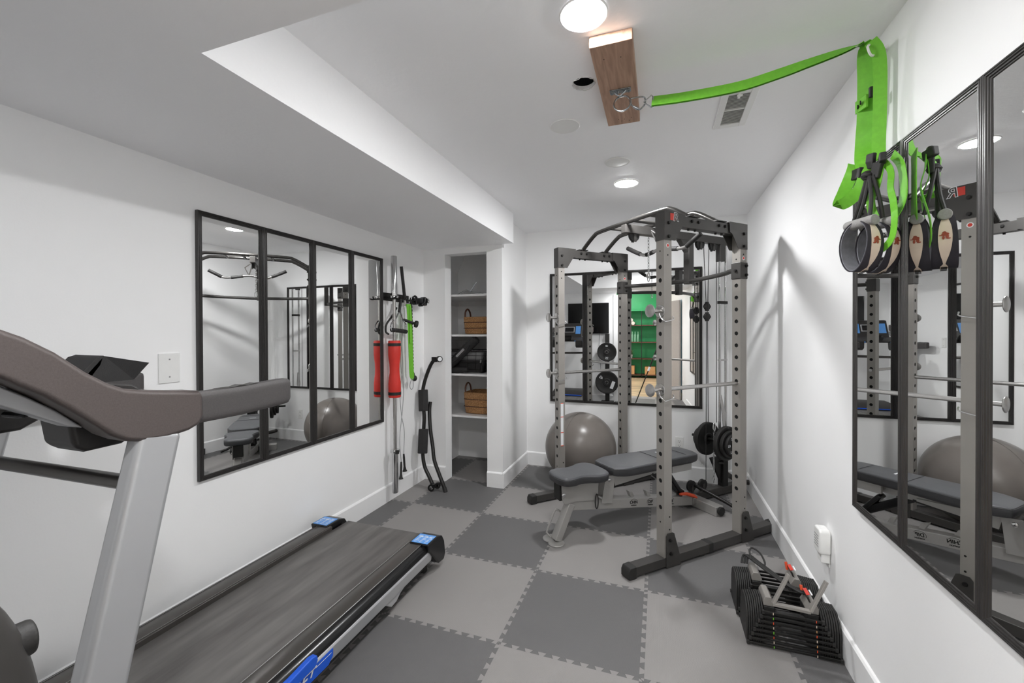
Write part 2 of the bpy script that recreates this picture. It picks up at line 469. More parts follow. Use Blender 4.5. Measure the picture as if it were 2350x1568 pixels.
# wall behind the treadmill and the doorway jamb
struct(MB().bx(-2.25, -.80, -.22, -.1, 0, H).build('wall_front', 'wall_paint', smooth=False))
struct(MB().bx(-.85, -.74, -.235, -.085, 0, 2.12).build('trim_2', 'trim_paint', smooth=False), 'white casing at the end of the wall behind the treadmill')
# hall behind the camera
struct(MB().bx(-3.6, -3.5, -5.4, -.22, 0, 2.7).build('wall_hall_left', 'wall_paint', smooth=False))
struct(MB().bx(-3.6, -2.25, -.32, -.22, 0, 2.7).build('wall_hall_side', 'wall_paint', smooth=False))
struct(MB().bx(-3.6, 1.0, -5.5, -5.4, 0, 2.7).build('wall_hall_back', 'wall_paint', smooth=False))
struct(MB().bx(XR, XR + .12, -5.4, -1.9, 0, 2.7).build('wall_hall_right', 'wall_paint', smooth=False))
struct(MB().bx(-3.6, 1.0, -5.5, -.2, 2.62, 2.7).bx(-3.6, 1.0, -.22, -.2, H, 2.7).build('ceiling_hall', 'ceiling_paint', smooth=False))

def baseboard(name, a, b, nx, ny, h=.139, t=.013):
    """profiled board from a to b (xy), sticking out along (nx,ny)"""
    prof = [(0, 0), (t, 0), (t, h - .012), (t * .55, h - .004), (0, h)]
    d = Vector((b[0] - a[0], b[1] - a[1], 0))
    m = MB().prism(prof, (a[0], a[1], 0), (nx, ny, 0), (0, 0, 1), d)
    return struct(m.build(name, 'trim_paint', smooth=False))
baseboard('baseboard_left', (XL, 0), (XL, YC), 1, 0)
baseboard('baseboard_right', (XR, .0), (XR, YB), -1, 0)
baseboard('baseboard_back', (-1.316, YB), (XR, YB), 0, -1)
baseboard('baseboard_pillar', (-1.316, YC - .013), (-1.316, YB), 1, 0)
baseboard('baseboard_pillar_front', (-1.465, YC), (-1.316, YC), 0, -1)
baseboard('baseboard_closet', (-2.115, YC), (-1.885, YC), 0, -1)
baseboard('baseboard_front', (-2.115, -.1), (-.85, -.1), 0, 1)

# ---------------------------------------------------------------- ceiling fittings
def downlight(x, y, z, r, label, glow='lamp_glow'):
    t = thing('recessed_light', label, 'ceiling light', (x, y, z), group='round recessed ceiling lights')
    MB().lathe([(r + .001, 0), (r + .011, 0), (r + .012, -.003), (r + .008, -.0062), (r, -.0055), (r, 0)], (x, y, z - .0005), seg=40).build('trim_ring', 'plastic_white', t)
    MB().lathe([(0, -.0105), (r * .5, -.010), (r * .85, -.0085), (r, -.0055), (r, -.001), (0, -.001)], (x, y, z - .0005), seg=40).build('diffuser', glow, t)
downlight(-.232, 1.385, H, .068, 'large bright round ceiling light at the top edge, above the wooden block')
downlight(-.215, 3.05, H, .073, 'smaller bright round ceiling light over the middle of the power rack', 'lamp_glow_far')
downlight(-.55, .2, ZS, .068, 'added unseen round fill light in the low soffit above the camera')  # extra lamp out of view, added to fill the room with light
def speaker(x, y, label):
    t = thing('ceiling_speaker', label, 'speaker', (x, y, H), group='round white ceiling speakers')
    MB().lathe([(.071, 0), (.076, -.004), (.072, -.007), (.068, -.006)], (x, y, H), seg=40).build('bezel', 'plastic_white', t)
    MB().lathe([(0, -.008), (.05, -.0075), (.068, -.006), (.068, 0), (0, 0)], (x, y, H), seg=40).build('grille', 'plastic_white', t)
speaker(-.447, 2.098, 'round white ceiling speaker left of the lower end of the wooden block')
speaker(-.239, 2.65, 'round white ceiling speaker just in front of the far ceiling light')
# smoke-white air vent
v = thing('ceiling_vent', 'white slatted air vent set in the ceiling right of the green strap', 'vent', (.335, 2.2, H))
vb = MB()
vx0, vx1, vy0, vy1 = .262, .408, 2.03, 2.385
for (a, b, c, d) in ((vx0, vx0 + .03, vy0, vy1), (vx1 - .03, vx1, vy0, vy1), (vx0 + .03, vx1 - .03, vy0, vy0 + .035), (vx0 + .03, vx1 - .03, vy1 - .035, vy1), (vx0 + .03, vx1 - .03, 2.2, 2.207)):
    vb.bx(a, b, c, d, H - .008, H)
vb.build('frame', 'plastic_white', v, bevel=.002)
MB().bx(vx0 + .03, vx1 - .03, vy0 + .035, vy1 - .035, H - .0006, H).build('duct_shade_sheet', 'grey_cable', v)  # flat grey sheet, coloured as the shaded duct behind the louvres
sl = MB()
for k in range(24):
    y = vy0 + .042 + k * (vy1 - vy0 - .084) / 23
    sl.box(((vx0 + vx1) / 2, y, H - .0055), (vx1 - vx0 - .06, .0085, .0012), Matrix.Rotation(math.radians(28), 3, 'X'))
sl.pieces('louvre', 'plastic_white', v)
MB().bx(.328, .338, 2.055, 2.085, H - .018, H - .007).bx(.322, .344, 2.051, 2.059, H - .022, H - .016).build('lever', 'plastic_white', v, bevel=.001)

# wooden anchor block with eye plate
b = thing('ceiling_block', 'stained wooden timber block screwed to the ceiling, holding the steel ring', 'wood block', (-.155, 1.8, H))
MB().bx(-.232, -.084, 1.50, 2.10, H - .040, H).build('timber', 'block_wood', b, bevel=.003)
pl = MB()
pl.box((-.150, 1.803, H - .042), (.085, .034, .004)).build('mounting_plate', 'zinc', b, bevel=.001)
sm = MB()
for sx in (-.034, .034):
    for sy in (-.009, .009): sm.cyl((-.15 + sx, 1.803 + sy, H - .044), (-.15 + sx, 1.803 + sy, H - .048), .0045, 8)
sm.pieces('screw', 'zinc', b)
MB().tube([(-.150 + .011 * math.cos(a), 1.803, H - .052 + .016 * math.sin(a)) for a in [PI * k / 8 for k in range(9)]], .0035, 8).tube(spline([(-.172, 1.803, H - .044), (-.164, 1.803, H - .056), (-.153, 1.803, H - .062), (-.142, 1.803, H - .056), (-.128, 1.803, H - .044)], 4), .0035, 8).build('eye_loop', 'zinc', b)
rg = MB().tube([(-.143 + .034 * math.cos(a), 1.81 + .006 * math.sin(a), H - .064 - .034 + .034 * math.sin(a) + .006) for a in [2 * PI * k / 32 for k in range(32)]], .0034, 8, closed=True)
rg.build('ring', 'zinc', b)
sh = MB()
for (x, y) in ((-.178, 2.045), (-.152, 2.05), (-.12, 2.045), (-.165, 2.065), (-.13, 2.07), (-.19, 1.58), (-.13, 1.585)): sh.cyl((x, y, H - .0395), (x, y, H - .0406), .0022, 8)
sh.pieces('screw_hole', 'hole_black', b)

# ================================================================== MIRRORS
def mirror(base, along, nrm, label, group, tilt=0.0, pitch=0.0, wdt=.3575, z0=.68, z1=1.99, glass=.008):
    """framed panel; base = bottom-left corner on the wall (xy), along/nrm unit xy vectors"""
    ax = Vector((along[0], along[1], 0)); n = Vector((nrm[0], nrm[1], 0)); up = Vector((0, 0, 1))
    c = Vector((base[0], base[1], 0)) + ax * wdt / 2
    t = thing('framed_mirror', label, 'mirror', (c.x, c.y, z0), group=group)
    R = Matrix.Rotation(tilt, 3, 'Z')
    axr, nr = R @ ax, R @ n
    off = abs(math.sin(tilt)) * wdt / 2 + .002
    o = c + n * off + up * z0
    h = z1 - z0
    prof = [(0, 0), (0, .017), (.002, .019), (.005, .019), (.0065, .0165), (.008, .019), (.011, .019), (.0125, .0155), (.014, .0175), (.017, .017), (.0185, .014), (.020, .0155), (.0225, .015), (.024, .012), (.024, .004)]
    vs, fs = [], []
    for dd, hh in prof:
        for (i, j) in ((-1, 0), (1, 0), (1, 1), (-1, 1)):
            x = i * (wdt / 2 - .0005 - dd); z = dd if j == 0 else h - dd
            vs.append(o + axr * x + up * z + nr * hh)
    for k in range(len(prof) - 1):
        for q in range(4):
            r = (q + 1) % 4
            fs.append((k * 4 + q, k * 4 + r, (k + 1) * 4 + r, (k + 1) * 4 + q))
    MB().add(vs, fs).build('frame', 'mirror_frame', t)
    # glass, optionally leaning by 'pitch'
    g = [o + axr * (i * (wdt / 2 - .02)) + up * (.02 if j == 0 else h - .02) + nr * (glass + (0 if j == 0 else math.tan(pitch) * h)) for (i, j) in ((-1, 0), (1, 0), (1, 1), (-1, 1))]
    MB().add(g + [p - nr * .003 for p in g], [(0, 1, 2, 3), (7, 6, 5, 4), (0, 4, 5, 1), (1, 5, 6, 2), (2, 6, 7, 3), (3, 7, 4, 0)]).build('glass', 'mirror_glass', t, smooth=False)
    return t
which = ['first', 'second', 'third', 'fourth']
for i in range(4):
    mirror((XL, 1.412 + i * .3607), (0, 1), (1, 0),
           ['tall black-framed mirror panel on the left wall, nearest the treadmill handle',
            'tall black-framed mirror panel on the left wall, second from the treadmill handle',
            'tall black-framed mirror panel on the left wall, third from the treadmill handle',
            'tall black-framed mirror panel on the left wall, beside the hanging barbell'][i], 'framed mirrors on the left wall', z0=.672, z1=1.988, wdt=.3602)
for i in range(4):
    mirror((XR, 2.010 - i * .351), (0, -1), (-1, 0),
           ['tall black-framed mirror panel on the right wall, behind the hanging green straps',
            'tall black-framed mirror panel on the right wall, second from the hanging straps',
            'tall black-framed mirror panel on the right wall at the right edge of the picture',
            'tall black-framed mirror panel on the right wall, nearest the doorway'][i], 'framed mirrors on the right wall', z0=.70, z1=1.995, glass=.0125, wdt=.3505)
for i in range(4):
    mirror((-1.058 + i * .3585, YB), (1, 0), (0, -1),
           ['tall black-framed mirror panel on the back wall, leftmost above the exercise ball',
            'tall black-framed mirror panel on the back wall showing the round weight plates',
            'tall black-framed mirror panel on the back wall showing the green cabinet',
            'tall black-framed mirror panel on the back wall, rightmost, by the pulley tower'][i], 'framed mirrors on the back wall', tilt=[0, 0, 0, .03][i], z0=.68, z1=1.988)

# ================================================================== POWER RACK (local u,v axes turned 45 degrees)
RZ = math.radians(45)
RK = Matrix.Rotation(RZ, 4, 'Z')       # local (u, v, z) -> world
def L(u, v, z): return RK @ Vector((u, v, z))
U1, U2, V1, V2, PW, RH = 1.86, 2.53, 1.82, 2.97, .06, 2.09
rack = thing('power_rack', 'large grey and black steel power rack with pull-up bars and pulley tower', 'power rack', tuple(L(2.25, 2.42, 0)), RZ)
hz = [.355 + .0787 * k for k in range(19)]
posts = {}
for pn, (u, v) in dict(fr=(U1, V1), br=(U2, V1), fl=(U1, V2), bl=(U2, V2)).items():
    m = MB(RK)
    for face_u, nrm in ((u, -1), (u + PW, 1)):
        lo, hi = .06, RH - .004
        z = lo
        ax = (0, -1, 0)
        bounds = [hz[0] - .03935] + [h_ + .03935 for h_ in hz]
        m.add([(face_u, v, lo), (face_u, v + PW, lo), (face_u, v + PW, bounds[0]), (face_u, v, bounds[0])], [(0, 1, 2, 3)])
        m.add([(face_u, v, bounds[-1]), (face_u, v + PW, bounds[-1]), (face_u, v + PW, hi), (face_u, v, hi)], [(0, 1, 2, 3)])
        for h_ in hz:
            m.holed((face_u, v + PW / 2, h_), (0, 1, 0), (0, 0, 1), (nrm, 0, 0), PW, .0787, .0132, .003, seg=16)
    for face_v in (v, v + PW):
        m.add([(u, face_v, lo), (u + PW, face_v, lo), (u + PW, face_v, hi), (u, face_v, hi)], [(0, 1, 2, 3)])
    p = m.build('upright_post', 'rack_grey', rack, smooth=False, recalc=False)
    posts[pn] = p
    MB(RK).bx(u + .004, u + PW - .004, v + .004, v + PW - .004, .06, RH - .01).build('dark_core', 'hole_black', p, smooth=False)  # solid black core stands in for the darkness inside the hollow post
    sm = MB(RK)
    for zz in (.30, .225): 
        for vv in (v - .0004, v + PW + .0004): sm.cyl((u + .03 + (.012 if zz > .27 else .012), vv - .0002, zz), (u + .042, vv + .0002, zz), .0052, 10)
    for zz in (1.84, 1.895):
        for vv in (v - .0004, v + PW + .0004): sm.cyl((u + .03, vv - .0002, zz), (u + .03, vv + .0002, zz), .005, 10)
    for uu in (u - .0004, u + PW + .0004):
        for zz in (.268, 1.865): sm.cyl((uu - .0002, v + .03, zz), (uu + .0002, v + .03, zz), .005, 10)
    sm.pieces('bolt_hole', 'hole_black', p)
def bolt(m, p, n, r=.0085, l=.011):
    p = Vector(p); n = Vector(n); m.mark()
    m.cyl(p, p + n * .003, r * 1.25, 16); m.cyl(p, p + n * l, r, 6)
# base bars with end caps
for v in (V1, V2):
    MB(RK).bx(1.62, 2.90, v - .002, v + PW + .002, .012, .066).build('base_bar', 'rack_black', rack, bevel=.004)
    e = MB(RK)
    e.prism([(1.592, .01), (1.592, .045), (1.604, .067), (1.65, .0685), (1.65, 0), (1.60, 0)], (0, v - .004, 0), (1, 0, 0), (0, 0, 1), (0, PW + .008, 0))
    e.prism([(2.93, .01), (2.93, .045), (2.918, .067), (2.87, .0685), (2.87, 0), (2.92, 0)], (0, v - .004, 0), (1, 0, 0), (0, 0, 1), (0, PW + .008, 0))
    e.bx(2.235, 2.275, v - .004, v + PW + .004, .008, .0685)
    e.bx(2.16, 2.2, v, v + PW, 0, .013)
    e.pieces('rubber_foot', 'rubber_black', rack, bevel=.005)
    for u in (U1, U2):
        sg = 1
        for vv in (v - .006, v + PW + .002):
            g = MB(RK).prism([(0.0, 0.004), (.115, .004), (.105, .07), (.062, .20), (.05, .206), (.012, .206), (0.0, .19)] if True else [], (u + .012, vv, 0), (1, 0, 0), (0, 0, 1), (0, .004, 0))
            gp = g.build('foot_gusset', 'rack_black', rack, smooth=False)
            bm_ = MB(RK); s_ = -1 if vv < v else 1
            y_ = vv if s_ < 0 else vv + .004
            bolt(bm_, (u + .04, y_, .165), (0, s_, 0)); bolt(bm_, (u + .045, y_, .085), (0, s_, 0))
            bm_.pieces('bolt', 'black_metal', gp)
# cross member at the rear of the base
# top side beams and corner gussets
for v in (V1, V2):
    MB(RK).bx(U1 + .02, U2 + PW - .02, v + .004, v + PW - .004, RH - .072, RH - .006).build('top_side_beam', 'rack_black', rack, bevel=.003)
    for u, sg in ((U1, 1), (U2 + PW, -1)):
        poly = [(0, 0), (.17, 0), (.168, -.066), (.145, -.075), (.085, -.165), (.0, -.165)]
        for vv in (v - .005, v + PW + .001):
            gp = MB(RK).prism([(a * sg, b_) for a, b_ in poly], (u, vv, RH + .003), (1, 0, 0), (0, 0, 1), (0, .004, 0)).build('corner_gusset', 'rack_black', rack, smooth=False)
            bm_ = MB(RK); s_ = -1 if vv < v else 1; y_ = vv if s_ < 0 else vv + .004
            for (a, zz) in ((.032, -.062), (.032, -.142)): bolt(bm_, (u + a * sg, y_, RH + zz), (0, s_, 0))
            bm_.pieces('bolt', 'black_metal', gp)
            if v == V1 and u == U1 and s_ < 0:
                MB(RK).bx(u + .045, u + .085, vv - .0012, vv - .0004, RH - .045, RH - .004).build('logo_square', 'red', gp)
                text('logo_outline', 'R', L(u + .087, vv - .0022, RH - .026), L(1, 0, 0), (0, 0, 1), .07, 'label_white', gp, bold=.0024, shear=.1)
                text('logo_letter', 'R', L(u + .087, vv - .0034, RH - .026), L(1, 0, 0), (0, 0, 1), .07, 'rack_black', gp, bold=-.0004, shear=.1)
        # cap plate wrapping the outer face
        MB(RK).bx(u - .004 if sg > 0 else u - .002, u + .002 if sg > 0 else u + .004, v - .004, v + PW + .004, RH - .162, RH + .003).bx(min(u, u + sg * .17), max(u, u + sg * .17), v - .004, v + PW + .004, RH + .0, RH + .0035).build('corner_cap', 'rack_black', rack, smooth=False)
# warning decals on the post faces
def decal(u, v, z, n_):
    d = thing_part = MB(RK)
    nv = Vector(n_); s_ = nv * .0008
    a = Vector((u, v, z))
    d.lathe([(0, 0), (.0125, 0), (.0125, .0006), (0, .0006)], a, n_, 20)
    q = d.build('round_decal', 'label_white', rack)
    MB(RK).lathe([(0, .0008), (.0085, .0008), (.0085, .0012), (0, .0012)], a, n_, 20).build('decal_centre', 'red', q)
decal(U1 + .03, V1, 1.868 + .028, (0, -1, 0)); decal(U2 + .03, V1, 1.87, (0, -1, 0)); decal(U2 + .03, V2, 1.87, (0, -1, 0))
# hanging instruction label on the far left post
lb = MB(RK).bx(U1 + .018, U1 + .044, V2 - .0012, V2 - .0004, .44, .80).build('warning_label', 'label_white', rack, smooth=False)
st = MB(RK)
for zz in (.44, .55, .68, .795): st.bx(U1 + .018, U1 + .044, V2 - .0018, V2 - .0012, zz, zz + .006)
st.pieces('label_stripe', 'orange', lb)
# pull-up bars
for u in (2.12, 2.36):
    vs_ = [V2 + .03, V2 + .028, 2.835, 2.78, 2.68, 2.12, 2.02, 1.955, V1 + .06, V1 + .03]
    path = spline([(u, V2 + .03, RH - .005), (u, V2 - .03, 2.125), (u, 2.83, 2.185), (u, 2.75, 2.20), (u, 2.42, 2.203), (u, 2.09, 2.20), (u, 2.01, 2.185), (u, V1 + .09, 2.125), (u, V1 + .03, RH - .005)], 6)
    MB(RK).tube(path, .0165, 14).build('pull_up_bar', 'tube_metal', rack)
    bp_ = MB(RK)
    for v in (V1, V2):
        bp_.bx(u - .045, u + .045, v + .004, v + PW - .004, RH + .0, RH + .006)
    bp_.pieces('bar_flange', 'rack_black', rack, bevel=.001)
    bm_ = MB(RK)
    for v in (V1, V2):
        for du in (-.028, .028):
            bolt(bm_, (u + du, v + .004, RH - .03), (0, -1, 0)); bolt(bm_, (u + du, v + .03, RH - .072), (0, 0, -1), .007, .01)
    bm_.pieces('bolt', 'black_metal', rack)
for v in (2.62, 2.36, 2.2):
    MB(RK).cyl((2.12, v, 2.198), (2.36, v, 2.198), .013, 12).build('link_tube', 'rack_black', rack)
# bowed rear crossbar with end brackets
path = spline([(U2 + .03, V1 + .05, 1.80), (U2 + .06, V1 + .12, 1.80), (2.66, 2.05, 1.80), (2.745, 2.3, 1.80), (2.76, 2.425, 1.80), (2.745, 2.55, 1.80), (2.66, 2.80, 1.80), (U2 + .06, V2 - .06, 1.80), (U2 + .03, V2 + .01, 1.80)], 6)
MB(RK).tube(path, .0165, 12).build('rear_crossbar', 'rack_black', rack)
for v, s_ in ((V1, -1), (V2, 1)):
    MB(RK).bx(U2 - .006, U2 + PW + .006, v - .006, v + PW + .006, 1.735, 1.845).build('crossbar_bracket', 'rack_black', rack, bevel=.006)
    bm_ = MB(RK)
    for zz in (1.76, 1.82):
        bolt(bm_, (U2 + .045, v - .006, zz), (0, -1, 0))
    bolt(bm_, (U2 - .006, v + .03, 1.79), (-1, 0, 0)); bolt(bm_, (U2 - .006, v + .03, 1.76), (-1, 0, 0)) if False else None
    bm_.pieces('bolt', 'black_metal', rack)
# pulley tower
VT = 2.45
MB(RK).bx(2.10, 3.245, VT - .026, VT + .026, 2.125, 2.187).build('tower_top_beam', 'rack_black', rack, bevel=.003)
MB(RK).bx(3.12, 3.18, VT - .024, VT + .024, 1.985, 2.13).build('tower_drop_bracket', 'rack_black', rack, bevel=.003)
MB(RK).bx(2.745, 2.80, VT - .03, VT + .03, 1.775, 2.13).build('tower_hanger_plate', 'rack_black', rack, bevel=.006)
MB(RK).prism([(2.66, 2.128), (2.745, 2.128), (2.745, 2.03)], (0, VT - .024, 0), (1, 0, 0), (0, 0, 1), (0, .048, 0)).build('tower_gusset', 'rack_black', rack)
MB(RK).bx(2.70, 3.36, VT - .03, VT + .03, .012, .075).build('tower_floor_beam', 'rack_black', rack, bevel=.004)
MB(RK).bx(3.30, 3.355, VT - .0315, VT - .0302, .03, .068).build('spec_label', 'label_white', rack)
MB(RK).tube(spline([(3.40, VT - .34, .03), (3.42, VT - .30, .10), (3.40, VT - .16, .105), (3.385, VT, .08), (3.40, VT + .16, .105), (3.42, VT + .28, .10), (3.40, VT + .32, .03)], 5), .022, 12).build('tower_rear_foot', 'rack_black', rack)
MB(RK).bx(3.15, 3.21, VT - .028, VT + .028, .07, .36).build('tower_lower_post', 'black_metal', rack, bevel=.003)
MB(RK).prism([(3.02, .33), (3.21, .33), (3.21, .08), (3.16, .08)], (0, VT - .01, 0), (1, 0, 0), (0, 0, 1), (0, .02, 0)).build('tower_brace_plate', 'black_metal', rack)
for u in (3.14, 3.215):
    MB(RK).cyl((u, VT, .30), (u, VT, 2.13), .011, 14).build('guide_rod', 'chrome', rack)
MB(RK).bx(3.125, 3.225, VT - .012, VT + .012, 1.625, 1.65).build('guide_clamp', 'black_metal', rack)
MB(RK).bx(3.125, 3.225, VT - .009, VT + .009, 1.14, 1.155).build('guide_stop', 'brushed_steel', rack)
def pulley(u, z, r=.045, label='pulley', par=rack):
    w_ = MB(RK).lathe([(.008, -.011), (r, -.011), (r * .86, 0), (r, .011), (.008, .011), (.008, -.011)], (u, VT, z), (0, 1, 0), 24).build('pulley_wheel', 'rubber_black', par)
    MB(RK).bx(u - .012, u + .012, VT - .016, VT - .013, z - .05, z + .012).bx(u - .012, u + .012, VT + .013, VT + .016, z - .05, z + .012).cyl((u, VT - .018, z), (u, VT + .018, z), .008, 10).build('pulley_bracket', 'rack_black', w_)
pulley(2.90, 2.115); pulley(3.055, 2.115); pulley(2.20, 2.115)
pulley(2.80, .13); pulley(2.93, .12); 
# floating double pulley, cables
db = MB(RK)
for zz in (1.60, 1.515):
    db.lathe([(.005, -.01), (.03, -.01), (.026, 0), (.03, .01), (.005, .01)], (2.985, VT, zz), (0, 1, 0), 16)
    db.box((2.985, VT, zz), (.066, .022, .018)); db.box((2.985, VT, zz), (.018, .026, .075))
db.build('floating_pulley', 'rubber_black', rack)
cbm = MB(RK)
for pth in ([(2.945, VT, 2.115), (2.975, VT, 1.62)], [(3.01, VT, 2.115), (2.995, VT, 1.62)], [(2.985, VT - .004, 1.58), (2.985, VT - .004, 1.53)], [(2.978, VT, 1.49), (2.972, VT, .15)], [(2.992, VT, 1.49), (3.0, VT, .62)], [(3.10, VT, 2.115), (3.10, VT, .62)], [(2.20, VT, 2.16), (3.05, VT, 2.16)]):
    cbm.tube(pth, .0028, 6)
cbm.pieces('cable', 'rubber_black', rack)
# weight carriage and its pegs
MB(RK).bx(3.10, 3.245, VT - .035, VT + .035, .40, .53).build('weight_carriage', 'black_metal', rack, bevel=.004)
MB(RK).cyl((3.10, VT - .245, .465), (3.10, VT + .245, .465), .0125, 16).build('weight_peg', 'black_metal', rack)
MB(RK).lathe([(.0, 0), (.033, 0), (.035, .006), (.033, .012), (0, .012)], (3.14, VT, .27), (0, 0, 1), 20).build('rubber_bumper', 'rubber_black', rack)
sl = MB(RK).ribbon([Vector((3.15, VT - .037, .53)), Vector((3.15, VT - .03, .70)), Vector((3.15, VT - .0, .85))], [.02, .045, .02], (1, 0, 0), .004).build('steel_lift_plate', 'brushed_steel', rack)
# low row bar resting against the tower foot
t = thing('row_bar', 'long thin black bar lying behind the bench across the floor', 'bar', tuple(L(2.80, 2.39, .0)), group=None)
MB().tube(spline([(.250, 3.765, .135), (.31, 3.70, .125), (.42, 3.63, .095), (.52, 3.575, .062), (.575, 3.53, .03), (.60, 3.48, .0145)], 5), .0135, 12).build('shaft', 'black_metal', t)
MB().lathe([(.0, 0), (.02, 0), (.02, .03), (0, .03)], (.245, 3.77, .125), (0, 0, 1), 16).build('swivel', 'chrome', t)

# weight plates on the pegs
def plate(name, c, ax, r, th, label, group, cat='weight plate', T=None, txt=None):
    c = Vector(c); A = Vector(ax).normalized()
    M = T or Matrix.Identity(4)
    wc = M @ c; t = thing(name, label, cat, tuple(wc), group=group)
    MB(T).lathe([(.026, -th / 2), (r * .32, -th / 2), (r * .36, -th * .34), (r * .76, -th * .34), (r * .82, -th / 2), (r * .97, -th / 2), (r, -th * .36), (r, th * .36), (r * .97, th / 2), (r * .82, th / 2), (r * .76, th * .34), (r * .36, th * .34), (r * .32, th / 2), (.026, th / 2), (.026, -th / 2)], c, A, 40).build('disc', 'rubber_black', t)
    MB(T).lathe([(.026, -th / 2 - .001), (.033, -th / 2 - .001), (.033, th / 2 + .001), (.026, th / 2 + .001), (.026, -th / 2 - .001)], c, A, 24).build('hub_ring', 'brushed_steel' if txt else 'black_metal', t)
    return t
nm = ['inner large', 'middle', 'outer small']
for sgn, side in ((-1, 'near side'), (1, 'far side')):
    off = .075
    for k, (r, th) in enumerate(((.142, .034), (.110, .028), (.088, .026))):
        c = (3.10, VT + sgn * (off + th / 2), .465); off += th + .002
        tp = plate('weight_plate', c, (0, 1, 0), r, th, 'black iron plate on the pulley tower peg, %s of the %s stack' % (nm[k], side), 'iron plates on the pulley tower', T=RK)
        if sgn < 0 and k == 2:
            for ang, s in ((60, '5'), (0, 'LB'), (-60, 'LB')):
                a_ = math.radians(ang)
                text('lettering', s, L(3.10 - .062 * math.cos(a_) * 1, VT - off + .001, .465 + .062 * math.sin(a_)), L(1, 0, 0), (0, 0, 1), .03, 'label_white', tp)
    # collar on the peg end
# chain with carabiner in front of the carriage
t = thing('pulley_carabiner', 'silver snap hook and chain hanging in front of the tower weights', 'carabiner', tuple(L(3.0, VT - .03, .5)))
ch = MB(RK)
for k in range(16):
    zz = .56 - k * .027
    ax_ = (1, 0, 0) if k % 2 else (0, 1, 0)
    A_ = Vector(ax_)
    ch.tube([Vector((3.0, VT - .055, zz)) + A_ * (.006 * math.cos(a)) + Vector((0, 0, .017 * math.sin(a))) for a in [2 * PI * q / 10 for q in range(10)]], .0022, 6, closed=True)
ch.build('chain', 'chrome', t)
MB(RK).tube([Vector((3.0 + .012 * math.cos(a), VT - .057, .60 + .035 * math.sin(a))) for a in [2 * PI * q / 16 for q in range(16)]], .004, 8, closed=True).build('snap_hook', 'chrome', t)

# lat bar hanging under the pull-up bars
t = thing('lat_pulldown_bar', 'angled steel lat pulldown bar hanging from a chain inside the rack top', 'bar', tuple(L(2.4, 2.4, 2.0)))
pth = spline([(2.4, 2.745, 2.088), (2.4, 2.65, 2.04), (2.4, 2.57, 2.005), (2.4, 2.52, 2.0), (2.4, 2.44, 2.012), (2.4, 2.39, 2.02), (2.4, 2.33, 2.012), (2.4, 2.22, 1.992), (2.4, 2.15, 1.99), (2.4, 2.09, 2.02), (2.4, 2.02, 2.058)], 5)
MB(RK).tube(pth, .0125, 14).build('shaft', 'brushed_steel', t)
MB(RK).tube(pth[:9], .0175, 14).build('grip', 'rubber_black', t)
MB(RK).tube(pth[-10:], .0175, 14).build('grip', 'rubber_black', t)
MB(RK).tube(pth[14:20], .0165, 14).build('grip', 'rubber_black', t)
MB(RK).tube(pth[30:36], .0165, 14).build('grip', 'rubber_black', t)
MB(RK).tube([(2.4, 2.385, 2.02), (2.37, 2.41, 2.10), (2.35, 2.43, 2.165)], .006, 8).tube([(2.4, 2.385, 2.02), (2.37, 2.35, 2.10), (2.35, 2.43, 2.165)], .006, 8).build('hanger', 'brushed_steel', t)
ch = MB(RK)
for k in range(11):
    zz = 2.10 - k * .024; A_ = Vector((1, 0, 0)) if k % 2 else Vector((0, 1, 0))
    ch.tube([Vector((2.35 , 2.455, zz)) + A_ * (.006 * math.cos(a)) + Vector((0, 0, .016 * math.sin(a))) for a in [2 * PI * q / 10 for q in range(10)]], .0024, 6, closed=True)
ch.tube([Vector((2.35, 2.455 + .012 * math.cos(a), 1.81 + .035 * math.sin(a))) for a in [2 * PI * q / 16 for q in range(16)]], .0035, 8, closed=True)
ch.build('chain', 'chrome', t)

# chrome holders and safety bars
def pin(v, z, length, label, name, cat, group):
    vc = v + PW / 2
    t = thing(name, label, cat, tuple(L(U1, vc, z)), RZ, group)
    if length:
        MB(RK).cyl((U1 - .005, vc, z), (U2 + PW + .012, vc, z), .0125, 18).build('long_rod', 'brushed_steel', t)
    MB(RK).cyl((U1 - .078, vc, z), (U1 + .01, vc, z), .0115, 18).build('peg', 'brushed_steel', t)
    MB(RK).lathe([(0, 0), (.034, 0), (.038, .003), (.038, .006), (.034, .009), (0, .009)], (U1 - .084, vc, z), (1, 0, 0), 32).build('end_disc', 'brushed_steel', t)
    MB(RK).lathe([(0, 0), (.034, 0), (.037, .002), (.037, .005), (0, .006)], (U1 - .007, vc, z), (1, 0, 0), 32).build('flange', 'brushed_steel', t)
    MB(RK).tube(spline([(U1 - .012, vc - .004, z - .012), (U1 - .02, vc - .02, z - .035), (U1 - .012, v - .012, z - .058), (U1 + .0, v - .014, z - .062), (U1 + .05, v - .014, z - .052), (U1 + .066, v - .012, z - .045), (U1 + .066, v - .004, z - .03)], 4), .0034, 8).build('wire_clip', 'chrome', t)
pin(V1, 1.512, 0, 'chrome bar holder peg pinned high on the nearest rack post', 'bar_holder', 'bar holder', 'chrome bar holders')
pin(V2, 1.512, 0, 'chrome bar holder peg pinned high on the left front rack post', 'bar_holder', 'bar holder', 'chrome bar holders')
pin(V1, 1.05, 1, 'long chrome safety bar through the two right-hand rack posts', 'safety_bar', 'safety bar', 'chrome safety bars')
pin(V2, 1.05, 1, 'long chrome safety bar through the two left-hand rack posts', 'safety_bar', 'safety bar', 'chrome safety bars')

